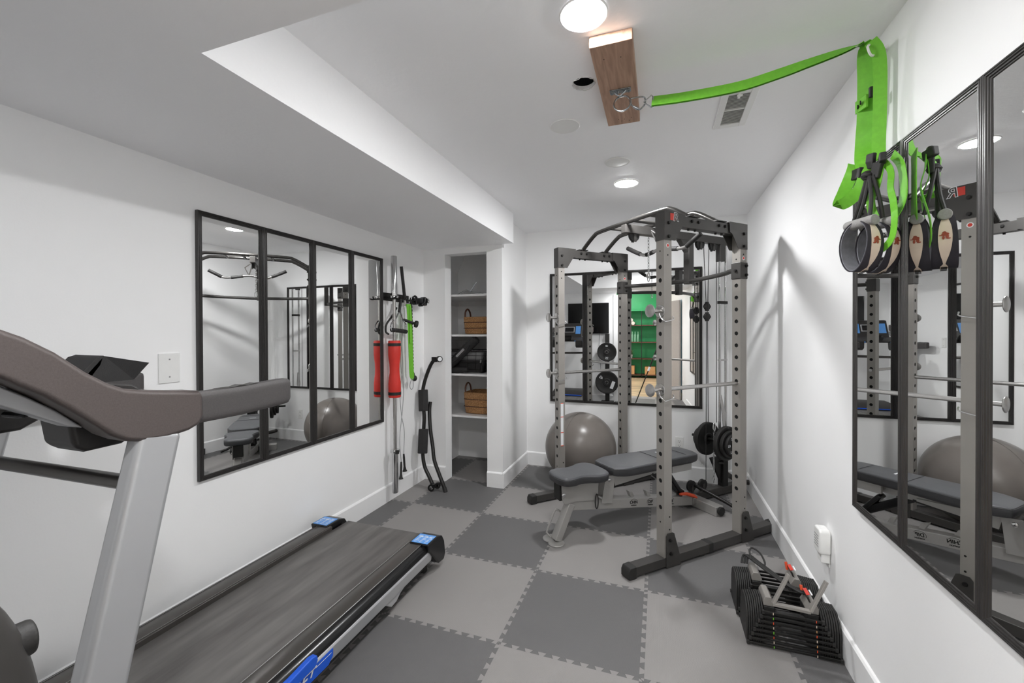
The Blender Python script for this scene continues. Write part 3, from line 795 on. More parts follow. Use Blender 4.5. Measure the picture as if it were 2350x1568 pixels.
# ================================================================== BENCH
VB = 2.39
bench = thing('weight_bench', 'adjustable silver weight bench with dark grey vinyl pads inside the rack', 'weight bench', tuple(L(2.1, VB, 0)), RZ)
def pad(outline, z0, z1, nm_):
    n = len(outline); cu = sum(p[0] for p in outline) / n; cv = sum(p[1] for p in outline) / n
    rings = []
    for (sc_, zz) in ((.0, z0), (.93, z0), (.985, z0 + .008), (1.0, z0 + .02), (1.0, z1 - .018), (.985, z1 - .006), (.95, z1), (.8, z1 + .002), (.0, z1 + .003)):
        rings.append([(cu + (p[0] - cu) * sc_, cv + (p[1] - cv) * sc_, zz) for p in outline])
    m = MB(RK); vs = [p for r in rings for p in r]; fs = []
    for i in range(len(rings) - 1):
        for k in range(n): fs.append((i * n + k, i * n + (k + 1) % n, (i + 1) * n + (k + 1) % n, (i + 1) * n + k))
    m.add(vs, fs); o = m.build(nm_, 'vinyl', bench)
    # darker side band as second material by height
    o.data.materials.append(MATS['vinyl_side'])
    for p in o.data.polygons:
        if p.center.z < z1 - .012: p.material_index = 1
    pp = [Vector((cu + (p[0] - cu) * .992, cv + (p[1] - cv) * .992, z1 - .012)) for p in outline]
    MB(RK).tube(pp, .0026, 6, closed=True).build('piping', 'vinyl_side', o)
    return o
def smooth_outline(pts, k=5): return [(p.x, p.y) for p in spline([(a, b_, 0) for a, b_ in pts], k, closed=True)]
half = [(1.455, 0), (1.463, .07), (1.49, .105), (1.55, .112), (1.61, .10), (1.67, .112), (1.73, .138), (1.785, .14), (1.825, .11), (1.838, .06)]
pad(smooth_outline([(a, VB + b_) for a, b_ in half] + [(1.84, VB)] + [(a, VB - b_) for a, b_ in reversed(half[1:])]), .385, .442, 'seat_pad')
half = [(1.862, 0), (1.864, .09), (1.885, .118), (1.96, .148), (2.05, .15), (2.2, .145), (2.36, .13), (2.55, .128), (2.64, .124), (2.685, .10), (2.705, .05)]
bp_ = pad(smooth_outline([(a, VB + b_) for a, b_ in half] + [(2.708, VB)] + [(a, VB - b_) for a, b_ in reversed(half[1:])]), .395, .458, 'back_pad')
MB(RK).tube([(2.30, VB - .135, .455), (2.30, VB - .1, .4618), (2.30, VB, .4622), (2.30, VB + .1, .4618), (2.30, VB + .135, .455)], .002, 6).tube([(2.56, VB - .126, .42), (2.56, VB - .126, .45), (2.56, VB - .10, .461), (2.56, VB, .4622), (2.56, VB + .1, .461), (2.56, VB + .126, .45)], .0015, 6).build('seams', 'vinyl_side', bp_)
MB(RK).box((2.40, VB + .02, .4622), (.012, .06, .0008)).build('woven_mark', 'label_white', bp_)
# frame
MB(RK).beam((1.56, VB, .232), (2.735, VB, .055), .075, .07, (0, 1, 0)).build('main_beam', 'bench_silver', bench, bevel=.005)
MB(RK).prism([(1.487, .385), (1.492, .29), (1.50, .262), (1.52, .248), (1.60, .255), (1.78, .232), (1.79, .385)], (0, VB - .046, 0), (1, 0, 0), (0, 0, 1), (0, .005, 0)).prism([(1.487, .385), (1.492, .29), (1.50, .262), (1.52, .248), (1.60, .255), (1.78, .232), (1.79, .385)], (0, VB + .041, 0), (1, 0, 0), (0, 0, 1), (0, .005, 0)).pieces('seat_bracket', 'bench_silver', bench, bevel=.0015)
MB(RK).bx(1.478, 1.515, VB - .038, VB + .038, .275, .385).build('seat_pivot_block', 'black_metal', bench, bevel=.004)
MB(RK).bx(1.51, 1.80, VB - .05, VB + .05, .372, .387).bx(1.95, 2.62, VB - .03, VB + .03, .33, .396).pieces('pad_support', 'bench_silver', bench, bevel=.002)
MB(RK).bx(2.44, 2.64, VB - .085, VB - .06, .33, .39).bx(2.44, 2.64, VB + .06, VB + .085, .33, .39).pieces('pad_rail', 'bench_silver', bench, bevel=.002)
for sv in (-.052, .046):
    MB(RK).prism([(1.845, .39), (1.925, .385), (1.905, .19), (1.81, .205)], (0, VB + sv, 0), (1, 0, 0), (0, 0, 1), (0, .006, 0)).build('hinge_plate', 'bench_silver', bench, bevel=.0015)
bm_ = MB(RK)
for (u, z, s_) in ((1.502, .312, -.047), (1.874, .358, -.053)):
    bm_.lathe([(0, .006), (.008, .006), (.013, .003), (.014, 0), (0, 0)], (u, VB + s_, z), (0, -1, 0), 16)
bm_.pieces('chrome_bolt', 'chrome', bench)
# angled arm under the back pad and black adjustment channel
MB(RK).prism([(1.92, .375), (2.28, .352), (2.28, .335), (1.935, .305)], (0, VB - .04, 0), (1, 0, 0), (0, 0, 1), (0, .004, 0)).build('arm_plate', 'bench_silver', bench, smooth=False)
MB(RK).beam((1.93, VB - .03, .30), (2.30, VB - .03, .332), .012, .012, (0, 1, 0)).build('slot_rod', 'black_metal', bench)
MB(RK).beam((2.30, VB, .345), (2.62, VB, .125), .055, .05, (0, 1, 0)).beam((2.47, VB, .30), (2.60, VB - .0, .13), .075, .03, (0, 1, 0)).build('ladder_channel', 'gloss_black', bench, bevel=.008)
MB(RK).tube([(2.56, VB - .045, .14), (2.62, VB - .05, .135), (2.70, VB - .05, .105), (2.735, VB - .05, .085)], [.009, .013, .014, .008], 12).build('adjustment_grip', 'orange', bench, label='orange adjustment grip')
for u, z in ((2.085, .196), (2.245, .172), (2.40, .148)):
    MB(RK).prism([(0, 0), (.028, .0), (.012, .034), (-.022, .048)], (u, VB - .034, z), (1, 0, 0), (0, 0, 1), (0, .03, 0)).build('ladder_hook', 'bench_silver', bench, bevel=.001)
slope_ = Vector((1.0, 0, -.1506)).normalized(); upd = Vector((.1506, 0, 1)).normalized()
for u, z, s in ((2.107, .150, 'CHIN'), (2.265, .126, 'DIP'), (2.475, .094, 'AB')):
    text('position_mark', s, L(u, VB - .0382, z + .006), RK.to_3x3() @ slope_, RK.to_3x3() @ upd, .03, 'hole_black', bench, bold=.0006)
    text('position_caption', 'POSITION', L(u, VB - .0382, z - .016), RK.to_3x3() @ slope_, RK.to_3x3() @ upd, .011, 'hole_black', bench, bold=.0004)
    MB(RK).tube([Vector((u, VB - .038, z + .006)) + slope_ * (.031 * math.cos(a)) + upd * (.024 * math.sin(a)) for a in [math.radians(q) for q in range(30, 215, 12)]], .0011, 5).build('mark_arc', 'hole_black', bench)
MB(RK).tube([Vector((1.765 + .0 * 0, VB - .055, .23)) + Vector((.012 * math.cos(a), 0, .05 * math.sin(a))) for a in [2 * PI * q / 20 for q in range(20)]], .004, 8, closed=True).build('pull_ring', 'rubber_black', bench)
# front leg, foot plate, carrying handle
MB(RK).beam((1.575, VB - .012, .24), (1.463, VB - .012, .012), .062, .05, (0, 1, 0)).build('front_leg', 'bench_silver', bench, bevel=.006)
MB(RK).lathe([(0, 0), (.052, 0), (.055, .004), (.052, .009), (0, .01)], (1.452, VB - .035, 0), (0, 0, 1), 28).lathe([(0, 0), (.052, 0), (.055, .004), (.052, .009), (0, .01)], (1.452, VB + .035, 0), (0, 0, 1), 28).pieces('foot_plate', 'bench_silver', bench)
MB(RK).tube(spline([(1.535, VB + .02, .165), (1.50, VB + .03, .19), (1.482, VB + .035, .182), (1.425, VB + .035, .065), (1.422, VB + .032, .047), (1.445, VB + .02, .02)], 4), .0065, 10).build('carry_handle', 'bench_silver', bench)
MB(RK).bx(2.735, 2.815, VB - .225, VB + .225, .0, .072).build('rear_stabilizer', 'bench_silver', bench, bevel=.006)
MB(RK).lathe([(0, 0), (.03, 0), (.032, .02), (0, .022)], (2.775, VB - .225, .04), (0, -1, 0), 20).build('transport_wheel', 'rubber_black', bench)
MB(RK).bx(2.70, 2.745, VB - .047, VB - .037, .03, .085).build('joint_plate', 'chrome', bench, bevel=.002)

# exercise ball
ball = thing('exercise_ball', 'large shiny grey exercise ball against the back wall behind the rack', 'exercise ball', (-.69, 3.885, 0))
R_ = .325; pf = []
m = MB().lathe([(R_ * math.sin(PI * k / 48), R_ - R_ * math.cos(PI * k / 48) * .985) for k in range(49)], (-.69, 3.885, -.001), seg=72).build('shell', 'ball_vinyl', ball)
MB().tube([(-.69 + R_ * 1.0005 * math.sin(PI * k / 60) * math.cos(-1.9), 3.885 + R_ * 1.0005 * math.sin(PI * k / 60) * math.sin(-1.9), R_ - R_ * math.cos(PI * k / 60) * .985) for k in range(61)], .0016, 5).build('seam', 'ball_vinyl', ball)

# ================================================================== TREADMILL
tm = thing('treadmill', 'large grey treadmill with dark brown handle arms along the left wall', 'treadmill', (-1.6275, 1.2, 0))
AX = -3.255
def both(fn):
    """fn(map) for the right side (as is) and the left side (mirrored)"""
    fn(lambda x: x, 1); fn(lambda x: AX - x, -1)
MB().prism(spline([(.32, .17, 0), (1.2, .172, 0), (2.14, .172, 0), (2.175, .166, 0), (2.19, .145, 0), (2.175, .122, 0), (2.14, .116, 0), (1.2, .116, 0), (.32, .116, 0)], 4) and [(p.x, p.y) for p in spline([(.32, .17, 0), (1.2, .172, 0), (2.14, .172, 0), (2.175, .166, 0), (2.19, .145, 0), (2.175, .122, 0), (2.14, .116, 0), (1.2, .116, 0), (.32, .116, 0)], 4)], (-1.905, 0, 0), (0, 1, 0), (0, 0, 1), (.555, 0, 0)).build('running_belt', 'running_belt', tm)
def rails(X, sg):
    def pz(poly, y0, y1, name, m, bev=.002): return MB().prism([(X(a), b_) for a, b_ in poly], (0, y0, 0), (1, 0, 0), (0, 0, 1), (0, y1 - y0, 0)).build(name, m, tm, bevel=bev)
    r = pz([(-1.352, .160), (-1.352, .194), (-1.345, .199), (-1.268, .199), (-1.262, .195), (-1.262, .16)], .34, 2.07, 'foot_rail', 'rail_top')
    MB().tube([(X(-1.345), .34, .1995), (X(-1.345), 2.06, .1995)], .0016, 6).build('rail_edge_line', 'brushed_steel', r)
    MB().tube([(X(-1.262), .34, .198), (X(-1.262), 2.06, .198)], .0016, 6).build('rail_edge_line', 'brushed_steel', r)
    pz([(-1.262, .196), (-1.240, .190), (-1.226, .172), (-1.224, .156), (-1.262, .15)], .34, 2.10, 'black_side_rail', 'gloss_black')
    pz([(-1.262, .157), (-1.223, .156), (-1.218, .148), (-1.228, .092), (-1.240, .084), (-1.262, .084)], .34, 2.10, 'silver_side_rail', 'treadmill_silver')
    pz([(-1.345, .16), (-1.262, .16), (-1.262, .09), (-1.276, .03), (-1.345, .03)], .30, 2.13, 'under_frame', 'rubber_black')
    MB().prism([(1.68, .088), (1.86, .088), (1.81, .074), (1.775, .052), (1.735, .048), (1.715, .062)], (X(-1.235), 0, 0), (0, 1, 0), (0, 0, 1), (-.03 * sg, 0, 0)).build('rail_bracket', 'treadmill_silver', tm, bevel=.003)
    c = MB().prism([(2.04, .206), (2.15, .207), (2.20, .192), (2.226, .15), (2.24, .07), (2.22, .04), (2.16, .045), (2.12, .09), (2.05, .165)], (X(-1.338), 0, 0), (0, 1, 0), (0, 0, 1), (.128 * sg, 0, 0)).build('rear_end_cap', 'gloss_black', tm, bevel=.008)
    q = MB().bx(min(X(-1.326), X(-1.222)), max(X(-1.326), X(-1.222)), 2.048, 2.148, .2072, .2082).build('warning_sticker', 'label_blue', c)
    mk = MB()
    for k in range(6):
        for j in range(3):
            l = random.uniform(.014, .03); xx = X(-1.316 + j * .033)
            mk.bx(min(xx, xx + sg * l), max(xx, xx + sg * l), 2.058 + k * .014, 2.062 + k * .014 + (.004 if k == 4 else 0), .2083, .2087)
    mk.build('sticker_print', 'label_white', q, smooth=False, label=None)['kind'] = 'stuff'
    MB().lathe([(0, 0), (.022, 0), (.024, .006), (.024, .03), (0, .03)], (X(-1.30), 2.13, .0), (0, 0, 1), 20).build('rubber_foot', 'rubber_black', tm)
    # upright
    MB().beam((X(-1.228), .478, .02), (X(-1.228), .72, 1.14), .10, .055, (0, 1, 0)).build('upright', 'treadmill_silver', tm, bevel=.016, seg=3)
    MB().prism([(.40, 0), (.60, 0), (.59, .10), (.555, .16), (.46, .16), (.42, .10)], (X(-1.19), 0, 0), (0, 1, 0), (0, 0, 1), (-.075 * sg, 0, 0)).build('upright_boot', 'treadmill_dark', tm, bevel=.01)
    # console arm
    top = [(.20, 1.49), (.30, 1.465), (.37, 1.435), (.439, 1.402), (.474, 1.384), (.519, 1.352), (.569, 1.306), (.609, 1.276), (.642, 1.259), (.697, 1.247), (.76, 1.238), (.812, 1.232), (.822, 1.225)]
    bot = [(.824, 1.16), (.812, 1.138), (.785, 1.127), (.73, 1.12), (.678, 1.122), (.642, 1.133), (.612, 1.153), (.584, 1.183), (.54, 1.226), (.499, 1.262), (.462, 1.288), (.439, 1.305), (.37, 1.34), (.30, 1.37), (.20, 1.395)]
    MB().prism(top + bot, (X(-1.20), 0, 0), (0, 1, 0), (0, 0, 1), (-.085 * sg, 0, 0)).build('console_arm', 'treadmill_plastic', tm, bevel=.017, seg=4)
    MB().prism([(.25, 1.385), (.37, 1.33), (.44, 1.30), (.50, 1.257), (.545, 1.22), (.592, 1.172), (.565, 1.18), (.52, 1.208), (.44, 1.258), (.25, 1.34)], (X(-1.262), 0, 0), (0, 1, 0), (0, 0, 1), (-.05 * sg, 0, 0)).build('arm_underside', 'treadmill_silver', tm, bevel=.004)
    prof = [(.022 * math.cos(a) * (1.12 if abs(math.cos(a)) > .5 else 1), .044 * math.sin(a)) for a in [2 * PI * k / 24 for k in range(24)]]
    prof = [(max(-.022, min(.022, .028 * math.cos(2 * PI * k / 32))), max(-.044, min(.044, .052 * math.sin(2 * PI * k / 32)))) for k in range(32)]
    pth = [Vector((X(-1.235), .80, 1.182)), Vector((X(-1.235), .83, 1.182)), Vector((X(-1.235), .95, 1.182)), Vector((X(-1.235), 1.10, 1.190)), Vector((X(-1.235), 1.122, 1.191)), Vector((X(-1.235), 1.132, 1.191))]
    prs = [prof] * 4 + [[(a * .93, b_ * .95) for a, b_ in prof], [(a * .7, b_ * .8) for a, b_ in prof]]
    g = MB().sweep(pth, prs, (1, 0, 0)).build('hand_grip', 'grip_plastic', tm)
    MB().prism([(.87, 1.222), (.885, 1.2275), (.93, 1.2275), (.95, 1.232), (.975, 1.2285), (1.0, 1.232), (1.02, 1.228), (1.035, 1.222)], (X(-1.222), 0, 0), (0, 1, 0), (0, 0, 1), (-.028 * sg, 0, 0)).build('pulse_sensor', 'treadmill_dark', g, bevel=.001)
both(rails)
side = tm
MB().prism([(1.04, .095), (1.30, .095), (1.325, .115), (1.325, .146), (1.04, .146)], (-1.2215, 0, 0), (0, 1, 0), (0, 0, 1), (.004, 0, 0)).build('blue_side_plate', 'blue_plate', tm, bevel=.001)
MB().prism([(.95, .10), (1.04, .10), (1.04, .146), (.95, .146)], (-1.2215, 0, 0), (0, 1, 0), (0, 0, 1), (.004, 0, 0)).build('blue_side_plate', 'blue_plate', tm)
lv = MB().prism([(.88, .140), (1.225, .144), (1.24, .165), (1.235, .184), (1.21, .19), (1.12, .182), (.88, .178)], (-1.232, 0, 0), (0, 1, 0), (0, 0, 1), (.024, 0, 0)).build('blue_cushion_lever', 'blue_plate', tm, bevel=.005, seg=3)
text('lettering', 'SOFT', (-1.2172, 1.228, .119), (0, 1, 0), (.12, 0, 1), .062, 'label_white', tm, align='RIGHT', shear=.25, bold=.0008)
MB().bx(-1.2175, -1.2168, 1.235, 1.315, .132, .1335).build('print_line', 'label_white', tm)
MB().prism([(.06, 0.0), (.56, .0), (.58, .14), (.52, .205), (.36, .27), (.16, .28), (.08, .22)], (-1.965, 0, 0), (0, 1, 0), (0, 0, 1), (.67, 0, 0)).build('motor_hood', 'treadmill_dark', tm, bevel=.03, seg=4)
MB().box((-1.63, .535, .188), (.5, .012, .03), Matrix.Rotation(math.radians(-50), 3, 'X')).build('hood_stripe', 'blue_plate', tm)
# cross bars, tray, console
MB().cyl((-2.01, .688, .998), (-1.23, .688, 1.010), .019, 16).build('cross_bar', 'rail_top', tm)
MB().cyl((-1.97, .50, 1.235), (-1.29, .50, 1.235), .010, 12).build('upper_bar', 'rail_top', tm)
MB().tube(spline([(-1.30, .515, 1.258), (-1.29, .525, 1.235), (-1.30, .51, 1.215), (-1.33, .49, 1.218)], 4), .006, 8).build('cable_clip', 'gloss_black', tm)
MB().prism([(.48, 1.235), (.72, 1.215), (.735, 1.235), (.70, 1.26), (.48, 1.30)], (-1.97, 0, 0), (0, 1, 0), (0, 0, 1), (.685, 0, 0)).build('accessory_tray', 'treadmill_dark', tm, bevel=.006)
for xx in (-1.93, -1.455):
    MB().prism([(.585, 1.24), (.602, 1.118), (.625, 1.100), (.70, 1.102), (.75, 1.13), (.76, 1.24)], (xx, 0, 0), (0, 1, 0), (0, 0, 1), (.13, 0, 0)).build('cup_holder', 'treadmill_dark', tm, bevel=.012, seg=3)
MB().prism([(.42, 1.30), (.50, 1.27), (.385, 1.555), (.34, 1.56), (.27, 1.52), (.34, 1.36)], (-1.87, 0, 0), (0, 1, 0), (0, 0, 1), (.49, 0, 0)).build('console_shell', 'treadmill_dark', tm, bevel=.014, seg=3)
nn = Vector((0, .285, .115)).normalized(); ux = Vector((-1, 0, 0)); uy = Vector((0, -.374, .927))
def cons(a, b_): return Vector((-1.625, .4435, 1.412)) + ux * a + uy * b_ + nn * .001
def cplate(a0, a1, b0, b1, name, m, h=.004): return MB().prism([(a0, b0), (a1, b0), (a1, b1), (a0, b1)], cons(0, 0), ux, uy, nn * h).build(name, m, tm, bevel=.002)
cplate(-.10, .10, -.03, .085, 'display_bezel', 'treadmill_silver'); cplate(-.085, .085, -.018, .072, 'display_screen', 'screen_black', .0055)
cplate(-.215, -.12, -.06, .10, 'blue_button_panel', 'label_blue'); cplate(.12, .215, -.06, .10, 'blue_button_panel', 'label_blue')
MB().prism([(.715, 1.214), (.741, 1.214), (.741, 1.236), (.715, 1.236)], (-1.93, 0, 0), (0, 1, 0), (0, 0, 1), (.15, 0, 0)).prism([(.715, 1.214), (.741, 1.214), (.741, 1.236), (.715, 1.236)], (-1.47, 0, 0), (0, 1, 0), (0, 0, 1), (.15, 0, 0)).pieces('blue_tray_panel', 'label_blue', tm)
# pouch standing on the tray
po = thing('device_pouch', 'black fabric pouch folded open on the treadmill tray', 'pouch', (-1.58, .78, 1.22))
MB().prism([(.68, 1.245), (.742, 1.322), (.760, 1.328), (.752, 1.30), (.72, 1.25)], (-1.66, 0, 0), (0, 1, 0), (0, 0, 1), (.14, 0, 0)).build('back_flap', 'foam_black', po, bevel=.002)
MB().add([(-1.66, .76, 1.328), (-1.52, .76, 1.326), (-1.50, .862, 1.300), (-1.64, .865, 1.298), (-1.64, .835, 1.25), (-1.52, .832, 1.25), (-1.52, .70, 1.25), (-1.65, .70, 1.25)], [(0, 1, 6, 7), (1, 2, 5, 6), (2, 3, 4, 5), (3, 0, 7, 4), (4, 7, 6, 5)]).build('open_pocket', 'foam_black', po, smooth=False)

# dark machine post close to the camera, bottom left
q = thing('machine_post', 'out-of-focus dark grey machine post with a round knob in the near bottom-left corner', 'machine post', (-.66, .2, 0))
MB().sweep(spline([(-.665, .214, .03), (-.665, .215, .6), (-.665, .218, .9), (-.665, .212, 1.0), (-.665, .194, 1.07), (-.665, .158, 1.13)], 5), [(.032 * math.cos(a), .055 * math.sin(a)) for a in [2 * PI * k / 24 for k in range(24)]], (1, 0, 0)).build('column', 'rack_black', q)
MB().cyl((-.672, .235, 1.050), (-.670, .267, 1.049), .019, 28).build('knob', 'rubber_black', q, bevel=.003)
MB().bx(-.80, -.53, .10, .30, 0, .05).build('foot', 'rubber_black', q, bevel=.01)

# ================================================================== ADJUSTABLE DUMBBELLS
def dumbbell(x, y, label, first):
    t = thing('adjustable_dumbbell', label, 'dumbbell', (x, y, 0), group='adjustable block dumbbells')
    dep = .148
    for sg in (-1, 1):
        for k in range(8):
            xx = x + sg * (.112 + .0088 * k)
            h = .188 - .0012 * k
            poly = [(-dep / 2, 0.004), (dep / 2, 0.004), (dep / 2, h * .62), (dep / 2 - .016, h * .86), (dep / 2 - .045, h), (-dep / 2 + .045, h), (-dep / 2 + .016, h * .86), (-dep / 2, h * .62)]
            poly = [(a * (1 + .008 * k), b_) for a, b_ in poly]
            MB().prism(poly, (xx - .0035, y, 0), (0, 1, 0), (0, 0, 1), (.007, 0, 0)).build('side_plate', 'rubber_black', t, bevel=.0016)
    for k in range(8):
        hw = .112 + .0088 * k; z = .152 - .0195 * k
        for s_ in (-1, 1):
            yy = y + s_ * (dep / 2 + .002 + .0022 * k)
            r = MB().bx(x - hw, x + hw, yy - .0045, yy + .0045, z - .0055, z + .0055).build('rail', 'black_metal', t, bevel=.002)
            if s_ < 0 and first:
                for xx, cs in ((x - .075, ('beige_print', 'green_strap', 'orange')), (x + .085, ('orange', 'beige_print', 'tan_box'))):
                    MB().bx(xx, xx + .003, yy - .0052, yy - .0044, z - .005, z + .005).build('weight_mark', cs[k % 3], r)
            for sg in (-1, 1):
                MB().bx(x + sg * hw - .006, x + sg * hw + .006, yy - .006, yy + .006, z - .008, z + .008).build('rail_end', 'rubber_black', r, bevel=.002)
    # core with handle
    for sg in (-1, 1):
        MB().prism([(0, .165), (.042, .165), (.046, .176), (.03, .205), (.008, .205), (0, .19)], (x + sg * .105, y - .05, 0), (-sg, 0, 0), (0, 0, 1), (0, .10, 0)).build('core_shoulder', 'rack_grey', t, bevel=.003)
        MB().bx(min(x + sg * .062, x + sg * .104), max(x + sg * .062, x + sg * .104), y - .055, y + .055, .03, .165).build('core_block', 'rubber_black', t, bevel=.003)
    MB().cyl((x - .065, y, .11), (x + .065, y, .11), .015, 16).build('handle_grip', 'rubber_black', t)
    p = MB().prism([(-.03, 0), (.03, 0), (.036, .006), (-.036, .006)], (x + .075, y, .20), (0, 1, 0), (1, 0, .3), (-.01, 0, .028)).build('selector_panel', 'rack_black', t, bevel=.002)
    MB().box((x + .072, y, .2335), (.014, .052, .002), Matrix.Rotation(math.radians(-18), 3, 'Y')).build('red_label', 'red', p)
    MB().box((x + .088, y, .2315), (.006, .04, .002), Matrix.Rotation(math.radians(-18), 3, 'Y')).build('white_label', 'label_white', p)
    MB().tube([(x + .066, y + .03, .205), (x + .062, y + .04, .238)], .006, 8).build('selector_pin', 'orange', t)
    return t
d1 = dumbbell(.545, 2.185, 'adjustable block dumbbell nearest the camera, with a grey fold-up handle frame', True)
d2 = dumbbell(.535, 2.384, 'adjustable block dumbbell behind the nearer one, with a dark cord lying on it', False)
h = MB()
h.beam((.468, 2.105, .197), (.608, 2.095, .197), .02, .014).beam((.470, 2.105, .197), (.535, 2.13, .325), .012, .022, (1, 0, -.4)).beam((.606, 2.095, .197), (.672, 2.12, .325), .012, .022, (1, 0, -.4))
h.build('handle_frame', 'rack_grey', d1, bevel=.003)
t = thing('elastic_cord', 'dark looped cord draped over the rear adjustable dumbbell', 'cord', (.47, 2.38, .19))
for off in (0, .012, .024):
    MB().tube(spline([(.40 + off, 2.42, .20), (.415 + off, 2.44, .235), (.45 + off, 2.39, .232), (.50 + off, 2.31, .226), (.55 + off * .6, 2.24, .222), (.60, 2.20 + off, .216), (.63, 2.21 + off, .212)], 6), .0052, 8).build('strand', 'rubber_black', t)
MB().tube(spline([(.44, 2.40, .235), (.44, 2.44, .26), (.46, 2.47, .262), (.49, 2.45, .25), (.50, 2.40, .232), (.49, 2.36, .232)], 6), .0045, 8).build('loop', 'rubber_black', t)

# ================================================================== SUSPENSION STRAPS
hk = thing('wall_hook', 'white screw-in hook high on the right wall holding the green strap', 'hook', (XR, 1.80, 2.36))
MB().tube(spline([(XR, 1.80, 2.362), (.71, 1.775, 2.345), (.69, 1.745, 2.325), (.672, 1.722, 2.306), (.660, 1.712, 2.312), (.655, 1.712, 2.333), (.664, 1.722, 2.345)], 5), .0036, 8).build('hook_wire', 'plastic_white', hk)
MB().lathe([(0, 0), (.014, 0), (.012, .004), (0, .004)], (XR, 1.80, 2.362), (-1, 0, 0), 16).build('base_washer', 'plastic_white', hk)
tr = thing('suspension_trainer', 'bright green suspension strap running from the ceiling block to the wall, with hanging foot loops', 'exercise strap', (.66, 1.74, 2.34))
# quick link and triangle ring
MB().tube(spline([(-.112, 1.815, 2.352), (-.108, 1.82, 2.362), (-.066, 1.822, 2.362), (-.052, 1.82, 2.350), (-.055, 1.818, 2.325), (-.075, 1.815, 2.308), (-.098, 1.813, 2.322), (-.110, 1.814, 2.340)], 5, closed=True), .0032, 8, closed=True).build('quick_link', 'zinc', tr)
MB().cyl((-.098, 1.813, 2.322), (-.080, 1.815, 2.311), .0058, 10).build('link_sleeve', 'zinc', tr)
MB().tube([(-.058, 1.815, 2.334), (-.026, 1.812, 2.356), (-.022, 1.812, 2.350), (-.020, 1.812, 2.308), (-.028, 1.812, 2.306)], .003, 8, closed=True).build('triangle_ring', 'zinc', tr)
p1 = spline([(-.026, 1.81, 2.331), (.10, 1.805, 2.323), (.288, 1.80, 2.324), (.42, 1.785, 2.338), (.50, 1.775, 2.350), (.60, 1.75, 2.358), (.652, 1.726, 2.356)], 8)
n1 = len(p1)
sides = [Vector((0, .25 + .55 * (i / (n1 - 1)) ** 3, 1 - .9 * (i / (n1 - 1)) ** 4)).normalized() for i in range(n1)]
MB().ribbon(p1, [.042 - .012 * max(0, i / (n1 - 1) - .6) for i in range(n1)], sides, .0022).build('long_strap', 'green_strap', tr)
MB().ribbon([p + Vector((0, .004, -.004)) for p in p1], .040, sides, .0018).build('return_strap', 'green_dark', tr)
# over the hook and down
A2 = [(.652, 1.728, 2.358), (.665, 1.742, 2.352), (.668, 1.762, 2.325), (.672, 1.77, 2.25), (.676, 1.785, 2.13), (.676, 1.795, 2.07), (.668, 1.78, 2.01), (.652, 1.735, 1.965), (.645, 1.70, 1.93)]
MB().ribbon(spline(A2, 6), [.03 + .016 * min(1, i / 8) for i in range(49)], (.86, -.5, 0), .0022).build('hanging_strap', 'green_strap', tr)
B2 = [(.664, 1.715, 2.352), (.69, 1.722, 2.30), (.694, 1.726, 2.15), (.69, 1.724, 2.02), (.68, 1.70, 1.95)]
MB().ribbon(spline(B2, 6), .036, (.9, -.42, 0), .0022).build('hanging_strap', 'green_strap', tr)
MB().box((.663, 1.778, 2.175), (.006, .052, .042), Matrix.Rotation(math.radians(14), 3, 'Z')).build('stitched_keeper', 'green_strap', tr)
MB().lathe([(0, 0), (.007, 0), (.007, .003), (0, .003)], (.657, 1.787, 2.172), (-1, .25, 0), 14).lathe([(0, 0), (.007, 0), (.007, .003), (0, .003)], (.657, 1.766, 2.176), (-1, .25, 0), 14).pieces('eyelet', 'hole_black', tr)
MB().bx(.672, .684, 1.74, 1.752, 2.18, 2.215).build('strap_slide', 'rubber_black', tr, bevel=.002)
# loose tails and bands
MB().ribbon(spline([(.628, 1.735, 1.955), (.62, 1.722, 1.93), (.612, 1.73, 1.905), (.606, 1.765, 1.868), (.604, 1.795, 1.84), (.615, 1.75, 1.838), (.628, 1.70, 1.858), (.64, 1.685, 1.90), (.645, 1.69, 1.94)], 6), .040, (-.55, .25, .7), .002).build('strap_tail', 'green_strap', tr)
MB().ribbon(spline([(.675, 1.655, 1.93), (.685, 1.635, 1.89), (.69, 1.648, 1.84), (.69, 1.63, 1.79), (.685, 1.612, 1.73), (.68, 1.615, 1.68), (.672, 1.64, 1.655), (.662, 1.675, 1.648)], 6), .022, (-.3, .9, 0), .002).build('strap_loop', 'green_strap', tr)
MB().ribbon(spline([(.668, 1.66, 1.92), (.662, 1.665, 1.87), (.66, 1.70, 1.83), (.662, 1.70, 1.79), (.664, 1.682, 1.755)], 6), .030, (-.4, .9, 0), .002).build('strap_loop', 'green_strap', tr)
MB().ribbon(spline([(.70, 1.66, 1.95), (.712, 1.635, 1.90), (.714, 1.63, 1.80), (.70, 1.66, 1.74)], 6), .034, (-.1, 1, 0), .002).build('strap_loop', 'green_strap', tr)
